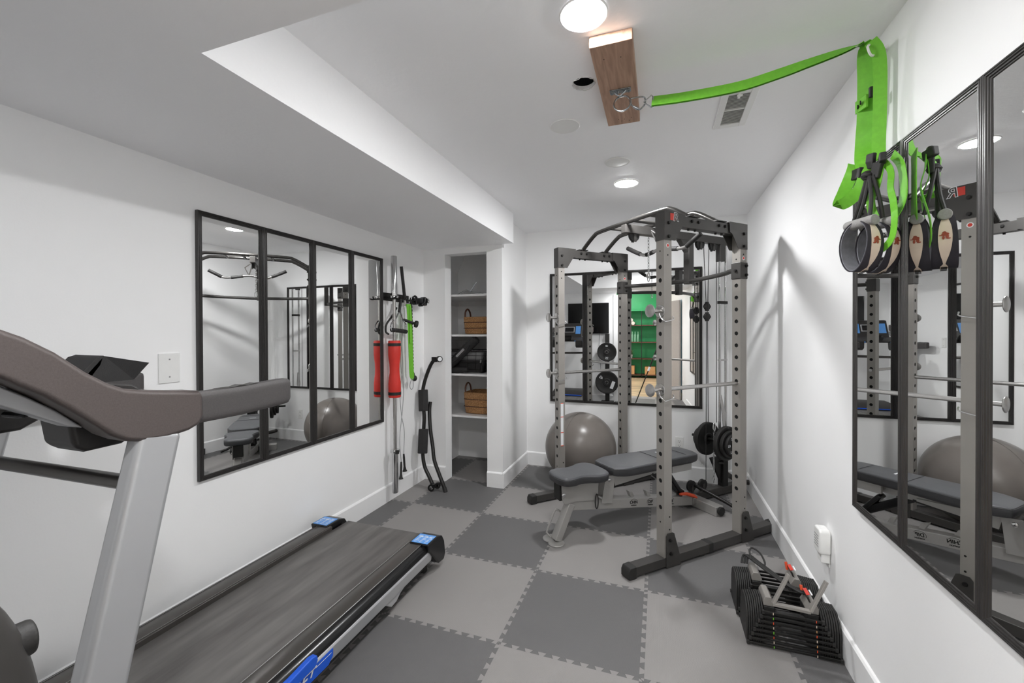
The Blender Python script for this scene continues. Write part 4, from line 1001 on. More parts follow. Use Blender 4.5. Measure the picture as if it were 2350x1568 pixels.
# buckles and knot
for (c, sz, rz_) in (((.652, 1.682, 1.943), (.014, .03, .05), .3), ((.668, 1.645, 1.935), (.018, .04, .03), -.3), ((.628, 1.71, 1.915), (.02, .045, .035), .2), ((.66, 1.66, 1.905), (.018, .03, .05), .5)):
    MB().box(c, sz, Matrix.Rotation(rz_, 3, 'Z') @ Matrix.Rotation(.5 * rz_, 3, 'X')).build('buckle', 'rubber_black', tr, bevel=.004)
kn = MB()
for r_, a in ((.013, 0), (.012, 1.2), (.011, 2.2)):
    kn.mark(); kn.tube([Vector((.643, 1.678, 1.893)) + Vector((r_ * math.cos(q), r_ * .8 * math.sin(q) * math.cos(a), r_ * math.sin(q) * math.sin(a) + .003)) for q in [2 * PI * k / 16 for k in range(16)]], .007, 8, closed=True)
kn.pieces('rope_knot', 'rubber_black', tr)
for pth in ([(.640, 1.675, 1.89), (.628, 1.69, 1.82), (.618, 1.715, 1.755)], [(.644, 1.668, 1.89), (.632, 1.678, 1.81), (.622, 1.70, 1.75)], [(.643, 1.665, 1.89), (.642, 1.652, 1.81), (.634, 1.642, 1.752)], [(.650, 1.66, 1.89), (.665, 1.655, 1.81), (.675, 1.66, 1.752)]):
    MB().tube(spline(pth, 5), .0062, 8).build('rope', 'rubber_black', tr)
def cradle(c, rz_, name_k):
    """foot loop: padded band hanging in a vertical loop under a tubular grip; rz turns it about the vertical"""
    R = Matrix.Translation(c) @ Matrix.Rotation(rz_, 4, 'Z')
    gr = MB(R).cyl((-.052, 0, .0), (.052, 0, .0), .0165, 20).build('tube_grip', 'grip_grey', tr, bevel=.003)
    n = 33; path = []; 
    for i in range(n):
        a = PI * (.5 - .5) + (2 * PI) * i / (n - 1)
        a0 = math.radians(8) + (2 * PI - math.radians(16)) * i / (n - 1)
        path.append(Vector((.052 * math.sin(a0) * (1 + .12 * math.cos(a0)), 0, -.076 + .082 * math.cos(a0))))
    wd = [.024 + .038 * math.sin(PI * min(1, max(0, i / (n - 1)))) ** .5 for i in range(n)]
    o = MB(R).ribbon(path, wd, (0, 1, 0), .003).build('foot_loop', 'navy_fabric', tr)
    cen = Vector((0, 0, -.076))
    inn = [p + (cen - p).normalized() * .0035 for p in path[1:-1]]
    MB(R).ribbon(inn, [x * .92 for x in wd[1:-1]], (0, 1, 0), .003).build('padded_lining', 'grey_fabric', o)
    out = [p - (cen - p).normalized() * .0028 for p in path]
    half_ = out[2:19]
    for seg_, nmz in ((half_, 1),):
        m_ = len(seg_)
        MB(R).ribbon(seg_, [.005 + .026 * max(0, math.sin(PI * min(1, i / (m_ * .62)))) + (.012 if i > m_ * .66 else 0) for i in range(m_)], (0, 1, 0), .001).build('printed_panel', 'beige_print', o)
        k_ = int(m_ * .33); P_ = seg_[k_]; Tn = (seg_[k_ + 1] - seg_[k_ - 1]).normalized(); Nn = (P_ - cen).normalized()
        em = MB(R)
        for (a, b_, ra, rb) in ((0, .004, .0085, .005), (-.004, -.003, .004, .006), (.004, -.006, .003, .006), (.008, .001, .006, .0015), (-.007, -.009, .005, .002), (.002, .009, .0045, .0035)):
            em.prism([(a + ra * math.cos(q), b_ + rb * math.sin(q)) for q in [2 * PI * j / 10 for j in range(10)]], P_ + Nn * .001, (0, 1, 0), -Tn, Nn * .0008)
        em.build('emblem', 'rust_print', o, smooth=False)
        k_ = int(m_ * .82); P_ = seg_[k_]; Tn = (seg_[k_ + 1] - seg_[k_ - 1]).normalized(); Nn = (P_ - cen).normalized()
        em = MB(R)
        for j in range(5): em.prism([(-.007, -.012 + j * .006), (.007, -.012 + j * .006), (.007, -.009 + j * .006), (-.007, -.009 + j * .006)], P_ + Nn * .001, (0, 1, 0), Tn, Nn * .0007)
        em.build('print_bars', 'hole_black', o, smooth=False)
cradle((.622, 1.672, 1.742), math.radians(-67), 0)
cradle((.676, 1.69, 1.738), math.radians(-60), 1)

# ================================================================== LEFT WALL: hook rail, barbell, gear
hr = thing('wall_hook_rail', 'black metal hook rail on the left wall carrying the barbell and cable gear', 'hook rail', (XL, 2.93, 1.68))
MB().bx(XL, XL + .006, 2.80, 3.24, 1.655, 1.72).build('back_plate', 'black_metal', hr, bevel=.001)
for y in (2.882, 2.945, 3.02, 3.09, 3.15):
    l = .11
    MB().tube(spline([(XL + .004, y, 1.675), (XL + .05, y, 1.668), (XL + l, y, 1.668), (XL + l + .012, y, 1.69)], 4), .0055, 8).build('prong', 'black_metal', hr)
for (x, z) in ((XL + .0065, 1.69),):
    for y in (2.84, 3.20): MB().cyl((x, y, z), (x + .004, y, z), .008, 10).build('screw', 'zinc', hr)
MB().tube(spline([(XL + .10, 2.882, 1.668), (XL + .12, 2.87, 1.664), (XL + .125, 2.845, 1.668)], 4), .0055, 8).build('prong_tip', 'black_metal', hr)
bb = thing('barbell', 'chrome barbell hanging vertically on the left wall beside the mirrors', 'barbell', (-2.035, 2.914, 1.3))
bx_, by_ = -2.035, 2.914
MB().cyl((bx_, by_, .30), (bx_, by_, 1.80), .014, 20).build('shaft', 'brushed_steel', bb)
MB().lathe([(.015, 0), (.0245, 0), (.0245, .32), (.022, .325), (0, .325)], (bx_, by_, 1.69), (0, 0, 1), 28).build('sleeve', 'chrome', bb)
MB().lathe([(.015, 0), (.036, 0), (.038, .004), (.038, .016), (.036, .02), (.015, .02)], (bx_, by_, 1.672), (0, 0, 1), 28).build('collar_ring', 'chrome', bb)
MB().lathe([(.0, 0), (.022, 0), (.0245, .004), (.0245, .33), (.015, .33)], (bx_, by_, .085), (0, 0, 1), 28).build('sleeve', 'chrome', bb)
MB().lathe([(.015, 0), (.036, 0), (.038, .004), (.038, .018), (.036, .022), (.015, .022)], (bx_, by_, .415), (0, 0, 1), 28).build('collar_ring', 'chrome', bb)
MB().bx(bx_ + .02, bx_ + .048, by_ - .03, by_ - .01, .41, .44).build('clamp_lever', 'rubber_black', bb, bevel=.003)
pd = thing('barbell_pad', 'red foam squat pad wrapped around the hanging barbell', 'pad', (bx_, by_, .865))
MB().lathe([(.0155, 0), (.046, 0), (.050, .006), (.050, .11), (.046, .15), (.041, .19), (.040, .23), (.041, .27), (.046, .31), (.050, .35), (.050, .456), (.046, .462), (.0155, .462)], (bx_, by_, .865), (0, 0, 1), 36).build('foam_sleeve', 'red_foam', pd)
for z in (.885, 1.282): MB().lathe([(.0500, 0), (.0515, .001), (.0515, .024), (.0500, .025)], (bx_, by_, z), (0, 0, 1), 36).build('strap', 'rubber_black', pd)
# triceps rope tube
t = thing('black_pole', 'short matte black bar standing up behind the hook rail', 'bar', (-2.05, 3.05, 1.8))
MB().tube([(-2.05, 3.04, 1.95), (-2.05, 3.085, 1.70), (-2.05, 3.09, 1.672)], .0135, 14).build('tube', 'foam_black', t)
MB().tube([(-2.05, 3.09, 1.672), (-2.05, 3.10, 1.62)], .011, 12).build('steel_end', 'chrome', t)
# stirrup handle
t = thing('stirrup_handle', 'chrome and black stirrup cable handle hanging behind the barbell', 'cable handle', (-2.05, 2.98, 1.5))
MB().tube([(-2.03, 3.0, 1.665), (-2.03, 2.985, 1.60), (-2.03, 2.975, 1.56)], .011, 10).build('web_strap', 'rubber_black', t)
MB().tube(spline([(-2.03, 2.975, 1.565), (-2.03, 2.93, 1.51), (-2.03, 2.865, 1.46), (-2.03, 2.868, 1.41)], 5), .006, 8).tube(spline([(-2.03, 2.985, 1.565), (-2.03, 3.03, 1.50), (-2.03, 3.075, 1.46), (-2.03, 3.07, 1.40)], 5), .006, 8).pieces('steel_arm', 'chrome', t)
MB().cyl((-2.03, 2.872, 1.415), (-2.03, 3.075, 1.40), .0175, 18).build('rubber_grip', 'rubber_black', t)
t = thing('ankle_strap', 'black looped ankle strap hanging beside the barbell', 'strap', (-2.06, 2.99, 1.5))
MB().tube(spline([(-2.06, 2.985, 1.60), (-2.065, 2.92, 1.52), (-2.07, 2.86, 1.46), (-2.07, 2.85, 1.40), (-2.065, 2.88, 1.38)], 5), .008, 8).build('loop', 'rubber_black', t)
t = thing('knob_handle', 'round black knob end poking out beside the green band', 'handle', (-2.02, 3.12, 1.47))
MB().cyl((-2.035, 3.05, 1.50), (-1.985, 3.15, 1.468), .012, 12).build('stem', 'rubber_black', t)
MB().lathe([(0, 0), (.026, 0), (.03, .006), (.03, .022), (.026, .028), (0, .028)], (-1.99, 3.145, 1.468), (.6, .6, -.2), 24).build('knob', 'rubber_black', t)
# green resistance band and twisted rope
t = thing('green_band', 'flat lime green strap hanging from the hook rail on the left wall', 'strap', (-2.02, 3.12, 1.63))
MB().ribbon(spline([(-2.025, 3.105, 1.635), (-2.02, 3.115, 1.5), (-2.02, 3.13, 1.2), (-2.02, 3.14, 1.05), (-2.02, 3.155, .985)], 5), [.05] * 18 + [.04, .034, .018], (.25, 1, 0), .003).build('webbing', 'green_strap', t)
MB().ribbon([Vector((-2.015, 3.118, 1.62)), Vector((-2.012, 3.12, 1.50)), Vector((-2.012, 3.122, 1.30))], [.02, .03, .03], (.25, 1, 0), .003).build('webbing_fold', 'green_strap', t)
MB().tube(spline([(-2.02, 3.155, 1.0), (-2.02, 3.12, .96), (-2.02, 3.115, .92), (-2.02, 3.14, .90), (-2.02, 3.165, .925), (-2.02, 3.16, .99)], 5), .0028, 6).build('end_cord', 'grey_cable', t)
t = thing('battle_rope', 'black twisted rope with a ball end hanging behind the green strap', 'rope', (-2.04, 3.17, 1.67))
for ph in (0, PI):
    MB().tube([(-2.04 + .006 * math.cos(k * .9 + ph), 3.168 + k * .00028 + .006 * math.sin(k * .9 + ph), 1.68 - k * .0085) for k in range(74)], .0062, 7).build('strand', 'rubber_black', t)
MB().tube([(-2.04, 3.19, 1.06), (-2.04, 3.215, 1.03), (-2.035, 3.215, 1.0)], .003, 6).build('cord', 'rubber_black', t)
MB().lathe([(.0001 + .024 * math.sin(PI * k / 16), -.026 * math.cos(PI * k / 16)) for k in range(17)], (-2.03, 3.20, .99), (0, 0, 1), 20).build('rubber_ball', 'rubber_black', t)
# jump rope
t = thing('jump_rope', 'grey jump rope with black cone handles hanging low on the left wall', 'jump rope', (-2.05, 3.04, 1.4))
MB().tube(spline([(-2.05, 3.03, 1.66), (-2.05, 3.03, 1.40), (-2.05, 3.05, 1.10), (-2.05, 3.01, .90), (-2.05, 3.03, .70), (-2.05, 3.07, .55), (-2.05, 3.06, .36)], 8), .003, 6).build('cable', 'grey_cable', t)
MB().tube(spline([(-2.055, 3.05, 1.66), (-2.055, 3.06, 1.40), (-2.055, 3.03, 1.15), (-2.055, 3.07, .92), (-2.055, 3.05, .72), (-2.055, 3.01, .50), (-2.055, 3.03, .30)], 8), .003, 6).build('cable', 'grey_cable', t)
MB().lathe([(.007, 0), (.009, -.03), (.009, -.10), (.014, -.13), (.02, -.142), (0, -.142)], (-2.055, 3.03, .30), (0, .04, 1), 16).build('handle', 'rubber_black', t)
MB().lathe([(.007, 0), (.009, -.03), (.009, -.11), (.014, -.14), (.02, -.152), (0, -.152)], (-2.05, 3.06, .36), (0, -.1, 1), 16).build('handle', 'rubber_black', t)
# bundled black cuff at the right end of the rail
t = thing('ankle_cuff', 'bundled glossy black cuff strapped to the right end of the hook rail', 'cuff', (-2.04, 3.30, 1.67))
for (c, sz, rr) in (((-2.035, 3.27, 1.672), (.05, .13, .06), .1), ((-2.03, 3.36, 1.676), (.06, .05, .075), -.2), ((-2.02, 3.31, 1.645), (.05, .06, .03), .3)):
    MB().box(c, sz, Matrix.Rotation(rr, 3, 'X')).build('cuff_wrap', 'gloss_black', t, bevel=.012, seg=3)
MB().lathe([(.012, 0), (.024, 0), (.026, .006), (.02, .01), (.012, .008)], (-2.0, 3.385, 1.68), (1, .3, 0), 20).build('metal_ring', 'chrome', t)
MB().lathe([(.008, 0), (.024, 0), (.026, .02), (.02, .024), (0, .024)], (-2.03, 3.20, 1.69), (1, -.3, .2), 20).build('round_buckle', 'gloss_black', t)
MB().bx(-2.03, -2.0, 3.29, 3.34, 1.632, 1.642).build('copper_tab', 'handle_leather', t)

# two foam-padded bars leaning in the corner
t = thing('padded_bar', 'bent black steel bar with two foam pads leaning in the corner', 'bar', (-1.93, 3.26, 0))
MB().tube(spline([(-1.931, 3.428, 1.151), (-1.978, 3.423, 1.118), (-2.016, 3.411, 1.037), (-2.050, 3.392, .916), (-2.055, 3.377, .817), (-2.032, 3.356, .682), (-2.021, 3.344, .605), (-2.02, 3.33, .49), (-2.011, 3.299, .319), (-1.982, 3.281, .198), (-1.929, 3.268, .115), (-1.885, 3.258, .045)], 5), .0165, 14).build('tube', 'black_metal', t)
MB().tube([(-2.056, 3.385, .864), (-2.034, 3.357, .672)], .050, 6).build('foam_pad', 'foam_black', t, bevel=.006)
MB().tube([(-2.020, 3.332, .515), (-2.012, 3.298, .304)], .050, 6).build('foam_pad', 'foam_black', t, bevel=.006)
MB().lathe([(.012, -.02), (.026, -.02), (.028, -.016), (.028, .016), (.026, .02), (.012, .02), (.012, -.02)], (-1.905, 3.42, 1.148), (.7, -.7, 0), 20).bx(-1.975, -1.93, 3.40, 3.435, 1.12, 1.165).build('top_clamp', 'black_metal', t, bevel=.002)
MB().lathe([(0, -.02), (.02, -.02), (.02, .021), (0, .021)], (-1.905, 3.42, 1.148), (.7, -.7, 0), 16).build('clamp_insert', 'label_white', t)
MB().lathe([(.016, -.018), (.03, -.018), (.03, .018), (.016, .018), (.016, -.018)], (-1.885, 3.235, .034), (.3, -.95, 0), 20).lathe([(.012, -.018), (.026, -.018), (.026, .018), (.012, .018), (.012, -.018)], (-1.835, 3.255, .05), (.3, -.95, 0), 20).box((-1.86, 3.25, .045), (.05, .03, .03)).build('bottom_clamp', 'black_metal', t)
t = thing('bent_bar', 'plain bent black steel bar leaning against the padded bar in the corner', 'bar', (-1.80, 3.27, 0))
MB().tube(spline([(-2.0, 3.42, .75), (-1.998, 3.40, .665), (-1.967, 3.36, .513), (-1.926, 3.33, .365), (-1.894, 3.30, .256), (-1.841, 3.28, .157), (-1.785, 3.262, .06), (-1.765, 3.258, .022)], 5), .0165, 14).build('tube', 'black_metal', t)
MB().cyl((-1.772, 3.259, .035), (-1.757, 3.255, .0), .0185, 14).build('rubber_tip', 'rubber_black', t)

# ================================================================== CLOSET
zs = [1.757, 1.372, .995, .597]
nmz = ['top', 'second', 'third', 'lowest']
for k, z in enumerate(zs):
    t = thing('closet_shelf', 'white painted closet shelf, the %s one' % ['topmost', 'second from the top', 'third from the top', 'lowest'][k], 'shelf', (-1.80, 3.95, z), group='white closet shelves')
    MB().bx(-2.14, -1.465, 3.64, 4.28, z - .02, z).build('board', 'shelf_paint', t, bevel=.002)
    MB().bx(-2.14, -2.12, 3.66, 4.28, z - .075, z - .02).build('side_cleat', 'shelf_paint', t)
    MB().bx(-2.12, -1.465, 4.26, 4.28, z - .075, z - .02).build('rear_cleat', 'shelf_paint', t)
def basket(z, label, h, d2):
    t = thing('woven_basket', label, 'basket', (-1.66, 3.86, z), group='woven baskets in the closet')
    x0, x1, y0, y1 = -1.812, -1.50, 3.72, 4.0
    def ring(o, zz): 
        return [(p.x, p.y, zz) for p in spline([(x0 - o + .05, y0 - o, 0), (x1 + o - .05, y0 - o, 0), (x1 + o, y0 - o + .05, 0), (x1 + o, y1 + o - .05, 0), (x1 + o - .05, y1 + o, 0), (x0 - o + .05, y1 + o, 0), (x0 - o, y1 + o - .05, 0), (x0 - o, y0 - o + .05, 0)], 4, closed=True)]
    rs = [ring(-.02, z + .002), ring(-.006, z + .01), ring(.0, z + h * .5), ring(.004, z + h), ring(-.008, z + h + .004), ring(-.012, z + h * .5), ring(-.03, z + .02)]
    n = len(rs[0]); vs = [p for r in rs for p in r]; fs = [(i * n + k, i * n + (k + 1) % n, (i + 1) * n + (k + 1) % n, (i + 1) * n + k) for i in range(len(rs) - 1) for k in range(n)]
    fs.append(tuple(range(n))); fs.append(tuple(len(vs) - n + k for k in range(n)))
    b_ = MB().add(vs, fs).build('basket_body', 'woven_seagrass', t)
    for q in (.36, .7): MB().tube([Vector(p) for p in ring(.003, z + h * q)], .0035, 6, closed=True).build('braid_band', 'handle_leather', b_)
    MB().tube(spline([(x0 + .0, y0 + .06, z + h - .02), (x0 - .004, y0 + .07, z + h + .05), (x0 - .002, y0 + .12, z + h + .085), (x0 - .004, y0 + .18, z + h + .05), (x0 + .0, y0 + .19, z + h - .02)], 5), .0085, 10).build('leather_handle', 'handle_leather', t)
basket(zs[1], 'woven seagrass basket on the second closet shelf, above the wire basket', .168, 0)
basket(zs[3], 'woven seagrass basket on the lowest closet shelf, below the wire basket', .205, 0)
t = thing('wire_basket', 'black wire basket with liner on the third closet shelf', 'basket', (-1.80, 3.85, zs[2]))
wb = MB(); z0 = zs[2]
def rr(o, zz): return [(p.x, p.y, zz) for p in spline([(-2.10 - o, 3.74 - o, 0), (-1.62 + o, 3.74 - o, 0), (-1.60 + o, 3.76, 0), (-1.60 + o, 4.04, 0), (-1.62 + o, 4.06 + o, 0), (-2.10 - o, 4.06 + o, 0)], 6, closed=True)]
for k, zz in enumerate((.03, .10, .135, .17, .215)): wb.tube(rr(-.03 + zz * .18, z0 + zz), .0042 if k == 4 else .0022, 6, closed=True)
lo, hi = rr(-.03, z0 + .01), rr(.008, z0 + .215)
for k in range(0, len(lo), 1): wb.tube([lo[k], hi[k]], .0018, 5)
wb.build('wire_frame', 'black_metal', t, smooth=True)['kind'] = 'stuff'
lo, hi = rr(-.036, z0 + .004), rr(-.02, z0 + .125); n = len(lo)
MB().add(lo + hi, [(k, (k + 1) % n, n + (k + 1) % n, n + k) for k in range(n)] + [tuple(range(n))]).build('fabric_liner', 'foam_black', t)
lo, hi = rr(-.045, z0 + .10), rr(-.03, z0 + .20)
MB().add(lo + hi, [(k, (k + 1) % n, n + (k + 1) % n, n + k) for k in range(n)] + [tuple(n + k for k in range(n))]).build('pale_contents', 'grey_cable', t)
t = thing('rolled_bag', 'black tube-shaped bag leaning diagonally against the wire basket', 'bag', (-1.80, 3.70, z0))
MB().tube([(-1.98, 3.682, z0 + .045), (-1.93, 3.682, z0 + .08), (-1.655, 3.682, z0 + .33), (-1.645, 3.682, z0 + .34)], [.035, .042, .046, .034], 18).build('tube', 'foam_black', t)
MB().tube([(-2.03, 3.685, z0 + .02), (-1.86, 3.68, z0 + .031), (-1.74, 3.68, z0 + .04)], [.018, .03, .02], 12).build('loose_end', 'foam_black', t)
MB().box((-1.80, 3.636, z0 + .20), (.11, .004, .022), Matrix.Rotation(math.radians(-43), 3, 'Y')).build('side_patch', 'grey_cable', t)
MB().tube(spline([(-1.95, 3.645, z0 + .07), (-1.85, 3.632, z0 + .13), (-1.75, 3.632, z0 + .21), (-1.70, 3.638, z0 + .28)], 5), .008, 8).build('carry_strap', 'foam_black', t)
t = thing('paper_sheets', 'white loose papers lying on the top closet shelf', 'papers', (-1.8, 3.85, zs[0]))
MB().box((-1.93, 3.84, zs[0] + .003), (.20, .24, .004), Matrix.Rotation(.2, 3, 'Z')).build('sheet', 'papery', t)
MB().box((-1.70, 3.80, zs[0] + .003), (.20, .22, .005), Matrix.Rotation(-.15, 3, 'Z')).build('sheet', 'papery', t)
MB().add([(-1.86, 3.75, zs[0] + .006), (-1.72, 3.74, zs[0] + .006), (-1.71, 3.86, zs[0] + .012), (-1.85, 3.90, zs[0] + .07)], [(0, 1, 2, 3)]).build('curled_sheet', 'papery', t)
t = thing('wire_hanger', 'thin bent wire hanger propped on the top closet shelf', 'hanger', (-1.72, 3.8, zs[0]))
MB().tube([(-1.90, 3.78, zs[0] + .012), (-1.80, 3.78, zs[0] + .06), (-1.76, 3.78, zs[0] + .04), (-1.60, 3.80, zs[0] + .012)], .0022, 6).tube([(-1.76, 3.78, zs[0] + .035), (-1.70, 3.80, zs[0] + .13)], .0024, 6).build('wire', 'zinc', t)

# ================================================================== WALL PLATES
def outlet(name, label, o, ax, nrm, kind, cat):
    o, ax, nrm = Vector(o), Vector(ax), Vector(nrm)
    t = thing(name, label, cat, tuple(o))
    def pr_(w_, h_, d, c=(0, 0), off=0): return MB().prism([(c[0] - w_ / 2, c[1] - h_ / 2), (c[0] + w_ / 2, c[1] - h_ / 2), (c[0] + w_ / 2, c[1] + h_ / 2), (c[0] - w_ / 2, c[1] + h_ / 2)], o + nrm * off, ax, (0, 0, 1), nrm * d)
    w_, h_ = kind[0], kind[1]
    pr_(w_, h_, .006).build('cover_plate', 'plastic_white', t, bevel=.002)
    if kind[2] == 'duplex':
        for z in (-.02, .02):
            q = pr_(.034, .03, .002, (0, z), .0062).build('socket', 'plastic_white', t, bevel=.003)
            pr_(.0025, .009, .0006, (-.007, z + .003), .0082).build('slot', 'hole_black', q); pr_(.0025, .009, .0006, (.007, z + .003), .0082).build('slot', 'hole_black', q); pr_(.005, .004, .0006, (0, z - .009), .0082).build('ground_hole', 'hole_black', q)
    else:
        for z in (-.04, .04): pr_(.006, .006, .001, (0, z), .0062).build('screw', 'grey_cable', t)
    return t
outlet('wall_outlet', 'white electrical outlet low on the back wall behind the bench', (.18, YB, .345), (1, 0, 0), (0, -1, 0), (.072, .116, 'duplex'), 'outlet')
outlet('blank_wall_plate', 'large blank white cover plate on the left wall above the treadmill arm', (XL, 1.293, 1.233), (0, 1, 0), (1, 0, 0), (.088, .135, 'blank'), 'wall plate')
outlet('wall_outlet', 'white electrical outlet low on the right wall below the plug-in device', (XR, 2.33, .36), (0, -1, 0), (-1, 0, 0), (.072, .116, 'duplex'), 'outlet')
t = thing('plug_in_diffuser', 'white plug-in device on the right wall above the dumbbells', 'plug-in device', (.73, 2.33, .42))
MB().prism([(-.036, -.055), (.036, -.055), (.040, -.04), (.040, .045), (.03, .06), (-.03, .06), (-.040, .045), (-.040, -.04)], (.738, 2.31, .42), (0, -1, 0), (0, 0, 1), (-.046, 0, 0)).build('housing', 'plastic_white', t, bevel=.01, seg=3)
MB().bx(.702, .738, 2.28, 2.335, .325, .372).build('refill_bottle', 'plastic_white', t, bevel=.006)
vs_ = MB()
for k in range(5): vs_.bx(.6912, .6922, 2.285, 2.335, .395 + k * .012, .399 + k * .012)
vs_.pieces('vent_slot', 'grey_cable', t)

# ================================================================== WHAT THE MIRRORS SHOW BEHIND THE CAMERA
t = thing('television', 'black flat television on the wall behind the treadmill, seen in the back mirrors', 'television', (-1.34, -.1, 1.66))
MB().bx(-1.75, -.935, -.075, -.04, 1.362, 1.972).build('screen', 'screen_black', t, bevel=.004)
MB().bx(-1.45, -1.25, -.1, -.075, 1.55, 1.75).build('wall_bracket', 'black_metal', t)
MB().tube(spline([(-1.12, -.09, 1.37), (-1.13, -.09, 1.0), (-1.10, -.09, .6), (-1.14, -.09, .3)], 5), .004, 6).build('power_cord', 'grey_cable', t)
t = thing('plate_tree', 'black weight plate post seen in the back mirrors below the television', 'plate rack', (-.96, .02, 0))
MB().bx(-1.0, -.92, -.02, .03, .03, 1.36).build('post', 'rubber_black', t, bevel=.003)
MB().bx(-1.08, -.84, -.08, .10, 0, .03).build('base', 'rubber_black', t, bevel=.004)
for z in (.408, 1.0): MB().cyl((-.96, .03, z), (-.96, .16, z), .024, 16).build('storage_peg', 'black_metal', t)
tp = plate('weight_plate', (-.96, .085, 1.0), (0, 1, 0), .185, .05, 'smaller black weight plate on the upper peg, seen in the back mirrors', 'plates on the plate post', txt=1)
text('lettering', '25', (-.96, .1105, .88), (-1, 0, 0), (0, 0, 1), .06, 'label_white', tp, bold=.001)
text('lettering', 'LB', (-.96, .1105, 1.12), (-1, 0, 0), (0, 0, 1), .045, 'label_white', tp, bold=.001)
tp = plate('weight_plate', (-.96, .09, .408), (0, 1, 0), .222, .055, 'larger black weight plate on the lower peg, seen in the back mirrors', 'plates on the plate post', txt=1)
text('lettering', '45', (-1.07, .118, .50), (-.8, 0, .6), (.6, 0, .8), .075, 'label_white', tp, bold=.001)
MB().box((-.85, .118, .36), (.06, .002, .15), Matrix.Rotation(math.radians(20), 3, 'Y')).build('raised_bar', 'label_white', tp)
# camera on its tripod
F = Vector((-.330, .944, 0)); S = Vector((.944, .330, 0))
t = thing('camera_tripod', 'black tripod carrying the photo camera, seen in the back mirror', 'tripod', (.02, -.06, 0))
apex = Vector((.02, -.06, 1.22))
for k, ft in enumerate(((-.43, .02), (.34, .20), (.12, -.48))):
    ft = Vector((ft[0], ft[1], 0)); mid = apex.lerp(ft, .45)
    l_ = MB().tube([apex, mid], .014, 12).build('leg', 'black_metal', t)
    MB().tube([mid, ft + Vector((0, 0, .008))], .010, 12).build('lower_section', 'black_metal', l_)
    MB().tube([mid - (ft - apex).normalized() * .05, mid + (ft - apex).normalized() * .03], .020, 12).build('leg_clamp', 'label_white', l_)
    MB().lathe([(0, 0), (.014, 0), (.012, .02), (0, .02)], ft, (0, 0, 1), 12).build('rubber_tip', 'rubber_black', l_)
MB().cyl(apex + Vector((0, 0, -.08)), apex + Vector((0, 0, .09)), .016, 14).build('centre_column', 'black_metal', t)
MB().lathe([(0, 0), (.03, 0), (.034, .01), (.034, .03), (.022, .045), (0, .045)], apex + Vector((0, 0, .055)), (0, 0, 1), 20).build('ball_head', 'gloss_black', t)
t = thing('photo_camera', 'black photo camera on the tripod, seen in the back mirror', 'camera', (.023, -.066, 1.33))
cc = Vector((0, 0, 1.385)) - F * .095
Rz = Matrix.Rotation(math.radians(19.3), 3, 'Z')
MB().box(cc, (.135, .055, .095), Rz).build('body', 'gloss_black', t, bevel=.01)
MB().box(cc + Vector((0, 0, .06)), (.05, .045, .03), Rz).build('viewfinder', 'gloss_black', t, bevel=.006)
MB().cyl(cc + F * .025, cc + F * .075, .034, 24).build('lens', 'gloss_black', t)
# door leaf, blue glazed panel, hall furniture
dr = thing('door_1', 'open warm grey door leaf behind the camera, seen in the back mirror', 'door', (.70, -.72, 0)); dr['kind'] = 'structure'
dl = Vector((-.30, -.70, 0)).normalized()
MB().beam(Vector((.70, -.72, 1.02)), Vector((.70, -.72, 1.02)) + dl * .76, .035, 2.03, dl.cross(Vector((0, 0, 1)))).build('leaf', 'door_grey', dr, bevel=.003)
hc = Vector((.70, -.72, .95)) + dl * .70; nd = dl.cross(Vector((0, 0, 1))).normalized()
for s_ in (-1, 1):
    MB().tube([hc + nd * s_ * .018, hc + nd * s_ * .06, hc + nd * s_ * .06 - dl * .10], .009, 10).build('lever_handle', 'brushed_steel', dr)
struct(MB().bx(XR - .012, XR, -1.62, -.80, .14, 2.05).build('window_1', 'pale_blue', bevel=.003), 'pale blue glazed panel on the right wall behind the camera')
gc = thing('green_cabinet', 'green wall cabinet with dark framed shelves, seen in the back mirror', 'cabinet', (-.7, -4.9, 0))
gx0, gx1, gy0, gy1 = -1.5, .25, -5.2, -4.75
MB().bx(gx0, gx1, gy0 - .02, gy0, 0, 2.6).build('back_panel', 'green_cabinet', gc)
MB().bx(gx0, gx1, gy0, gy1, 2.08, 2.6).build('upper_cupboard', 'green_cabinet', gc, bevel=.004)
MB().bx(gx0 - .03, gx1 + .03, gy0, gy1 + .02, 2.02, 2.08).build('cornice', 'green_cabinet', gc, bevel=.004)
for z in (.10, .59, 1.09, 1.60): MB().bx(gx0, gx1, gy0, gy1, z - .025, z).build('shelf', 'handle_leather', gc)
for x in (gx0, -1.05, -.50, 0.0, gx1 - .02): MB().bx(x, x + .02, gy1 - .02, gy1, 0, 2.02).build('metal_upright', 'black_metal', gc)
for x in (gx0, gx1 - .02): MB().bx(x, x + .02, gy0, gy1, 0, 2.02).build('side_panel', 'green_cabinet', gc)
for k, (x, z, lb_) in enumerate(((-.86, 1.655, 'lower left'), (-.74, 1.655, 'lower right'), (-.80, 1.755, 'top'))):
    tag(origin_to(MB().cyl((x, -5.1, z), (x, -4.80, z), .056, 20).build('rolled_towel', 'towel', bevel=.01), (x, -4.95, z)), 'cream rolled towel on the green cabinet top shelf, %s of the three' % lb_, 'towel', 'rolled towels')
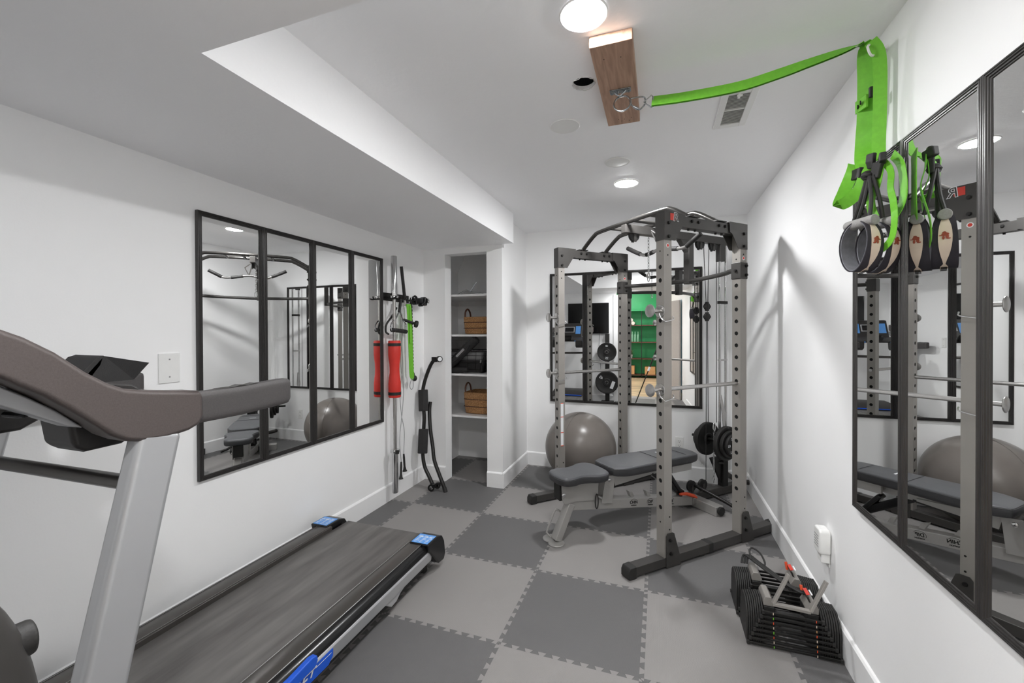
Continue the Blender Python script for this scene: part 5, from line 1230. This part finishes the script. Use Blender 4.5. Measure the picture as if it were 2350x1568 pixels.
for k in range(5):
    x = -.94 + k * .085
    tag(origin_to(MB().lathe([(0, 0), (.032, 0), (.034, .01), (.034, .2), (.014, .25), (.014, .31), (0, .31)], (x, -4.9, 1.09), (0, 0, 1), 18).build('glass_bottle', 'glassy'), (x, -4.9, 1.09)), '%s of the five green glass bottles on the second cabinet shelf' % ['leftmost', 'second from the left', 'middle one', 'second from the right', 'rightmost'][k], 'bottle', 'glass bottles')
t = thing('potted_plant', 'small leafy plant in a pale pot on the cabinet shelf', 'plant', (-.82, -4.9, .59))
MB().lathe([(0, 0), (.05, 0), (.065, .11), (.058, .11), (.0, .09)], (-.82, -4.9, .59), (0, 0, 1), 20).build('pot', 'plastic_white', t)
lf = MB()
for k in range(26):
    a = random.random() * 6.28; e = random.uniform(.2, 1.2); l = random.uniform(.12, .22)
    d_ = Vector((math.cos(a) * math.cos(e), math.sin(a) * math.cos(e), math.sin(e)))
    lf.ribbon(spline([Vector((-.82, -4.9, .69)), Vector((-.82, -4.9, .69)) + d_ * l * .6, Vector((-.82, -4.9, .68)) + d_ * l], 3), [.01, .02, .026, .028, .022, .012, .003], d_.cross(Vector((0, 0, 1))), .001)
lf.build('leaves', 'plant', t)
tag(origin_to(MB().bx(-.98, -.70, -5.1, -4.78, .105, .36).build('cardboard_box', 'tan_box', bevel=.004), (-.84, -4.9, .105)), 'tan cardboard box on the bottom cabinet shelf', 'box')
tag(origin_to(MB().bx(-.40, -.10, -5.1, -4.78, .105, .34).build('cardboard_box', 'tan_box', bevel=.004), (-.25, -4.9, .105)), 'second tan cardboard box, right of the metal upright on the bottom shelf', 'box')
# fill lamps added on the hall ceiling to brighten hall and gym
def hall_fill_light(x, y, label):
    t = thing('hall_fill_light', label, 'ceiling light', (x, y, 2.62), group='added hall fill lights')
    MB().lathe([(0, 0), (.14, 0), (.14, .03), (.12, .045), (0, .045)], (x, y, 2.575), (0, 0, 1), 32).build('diffuser', 'hall_fill_glow', t)
emis('hall_fill_glow', (.98, .985, 1.0), 85)
hall_fill_light(-1.2, -1.6, 'added round fill light in the hall, nearer the gym')
hall_fill_light(-1.0, -3.6, 'added round fill light in the hall by the green cabinet')
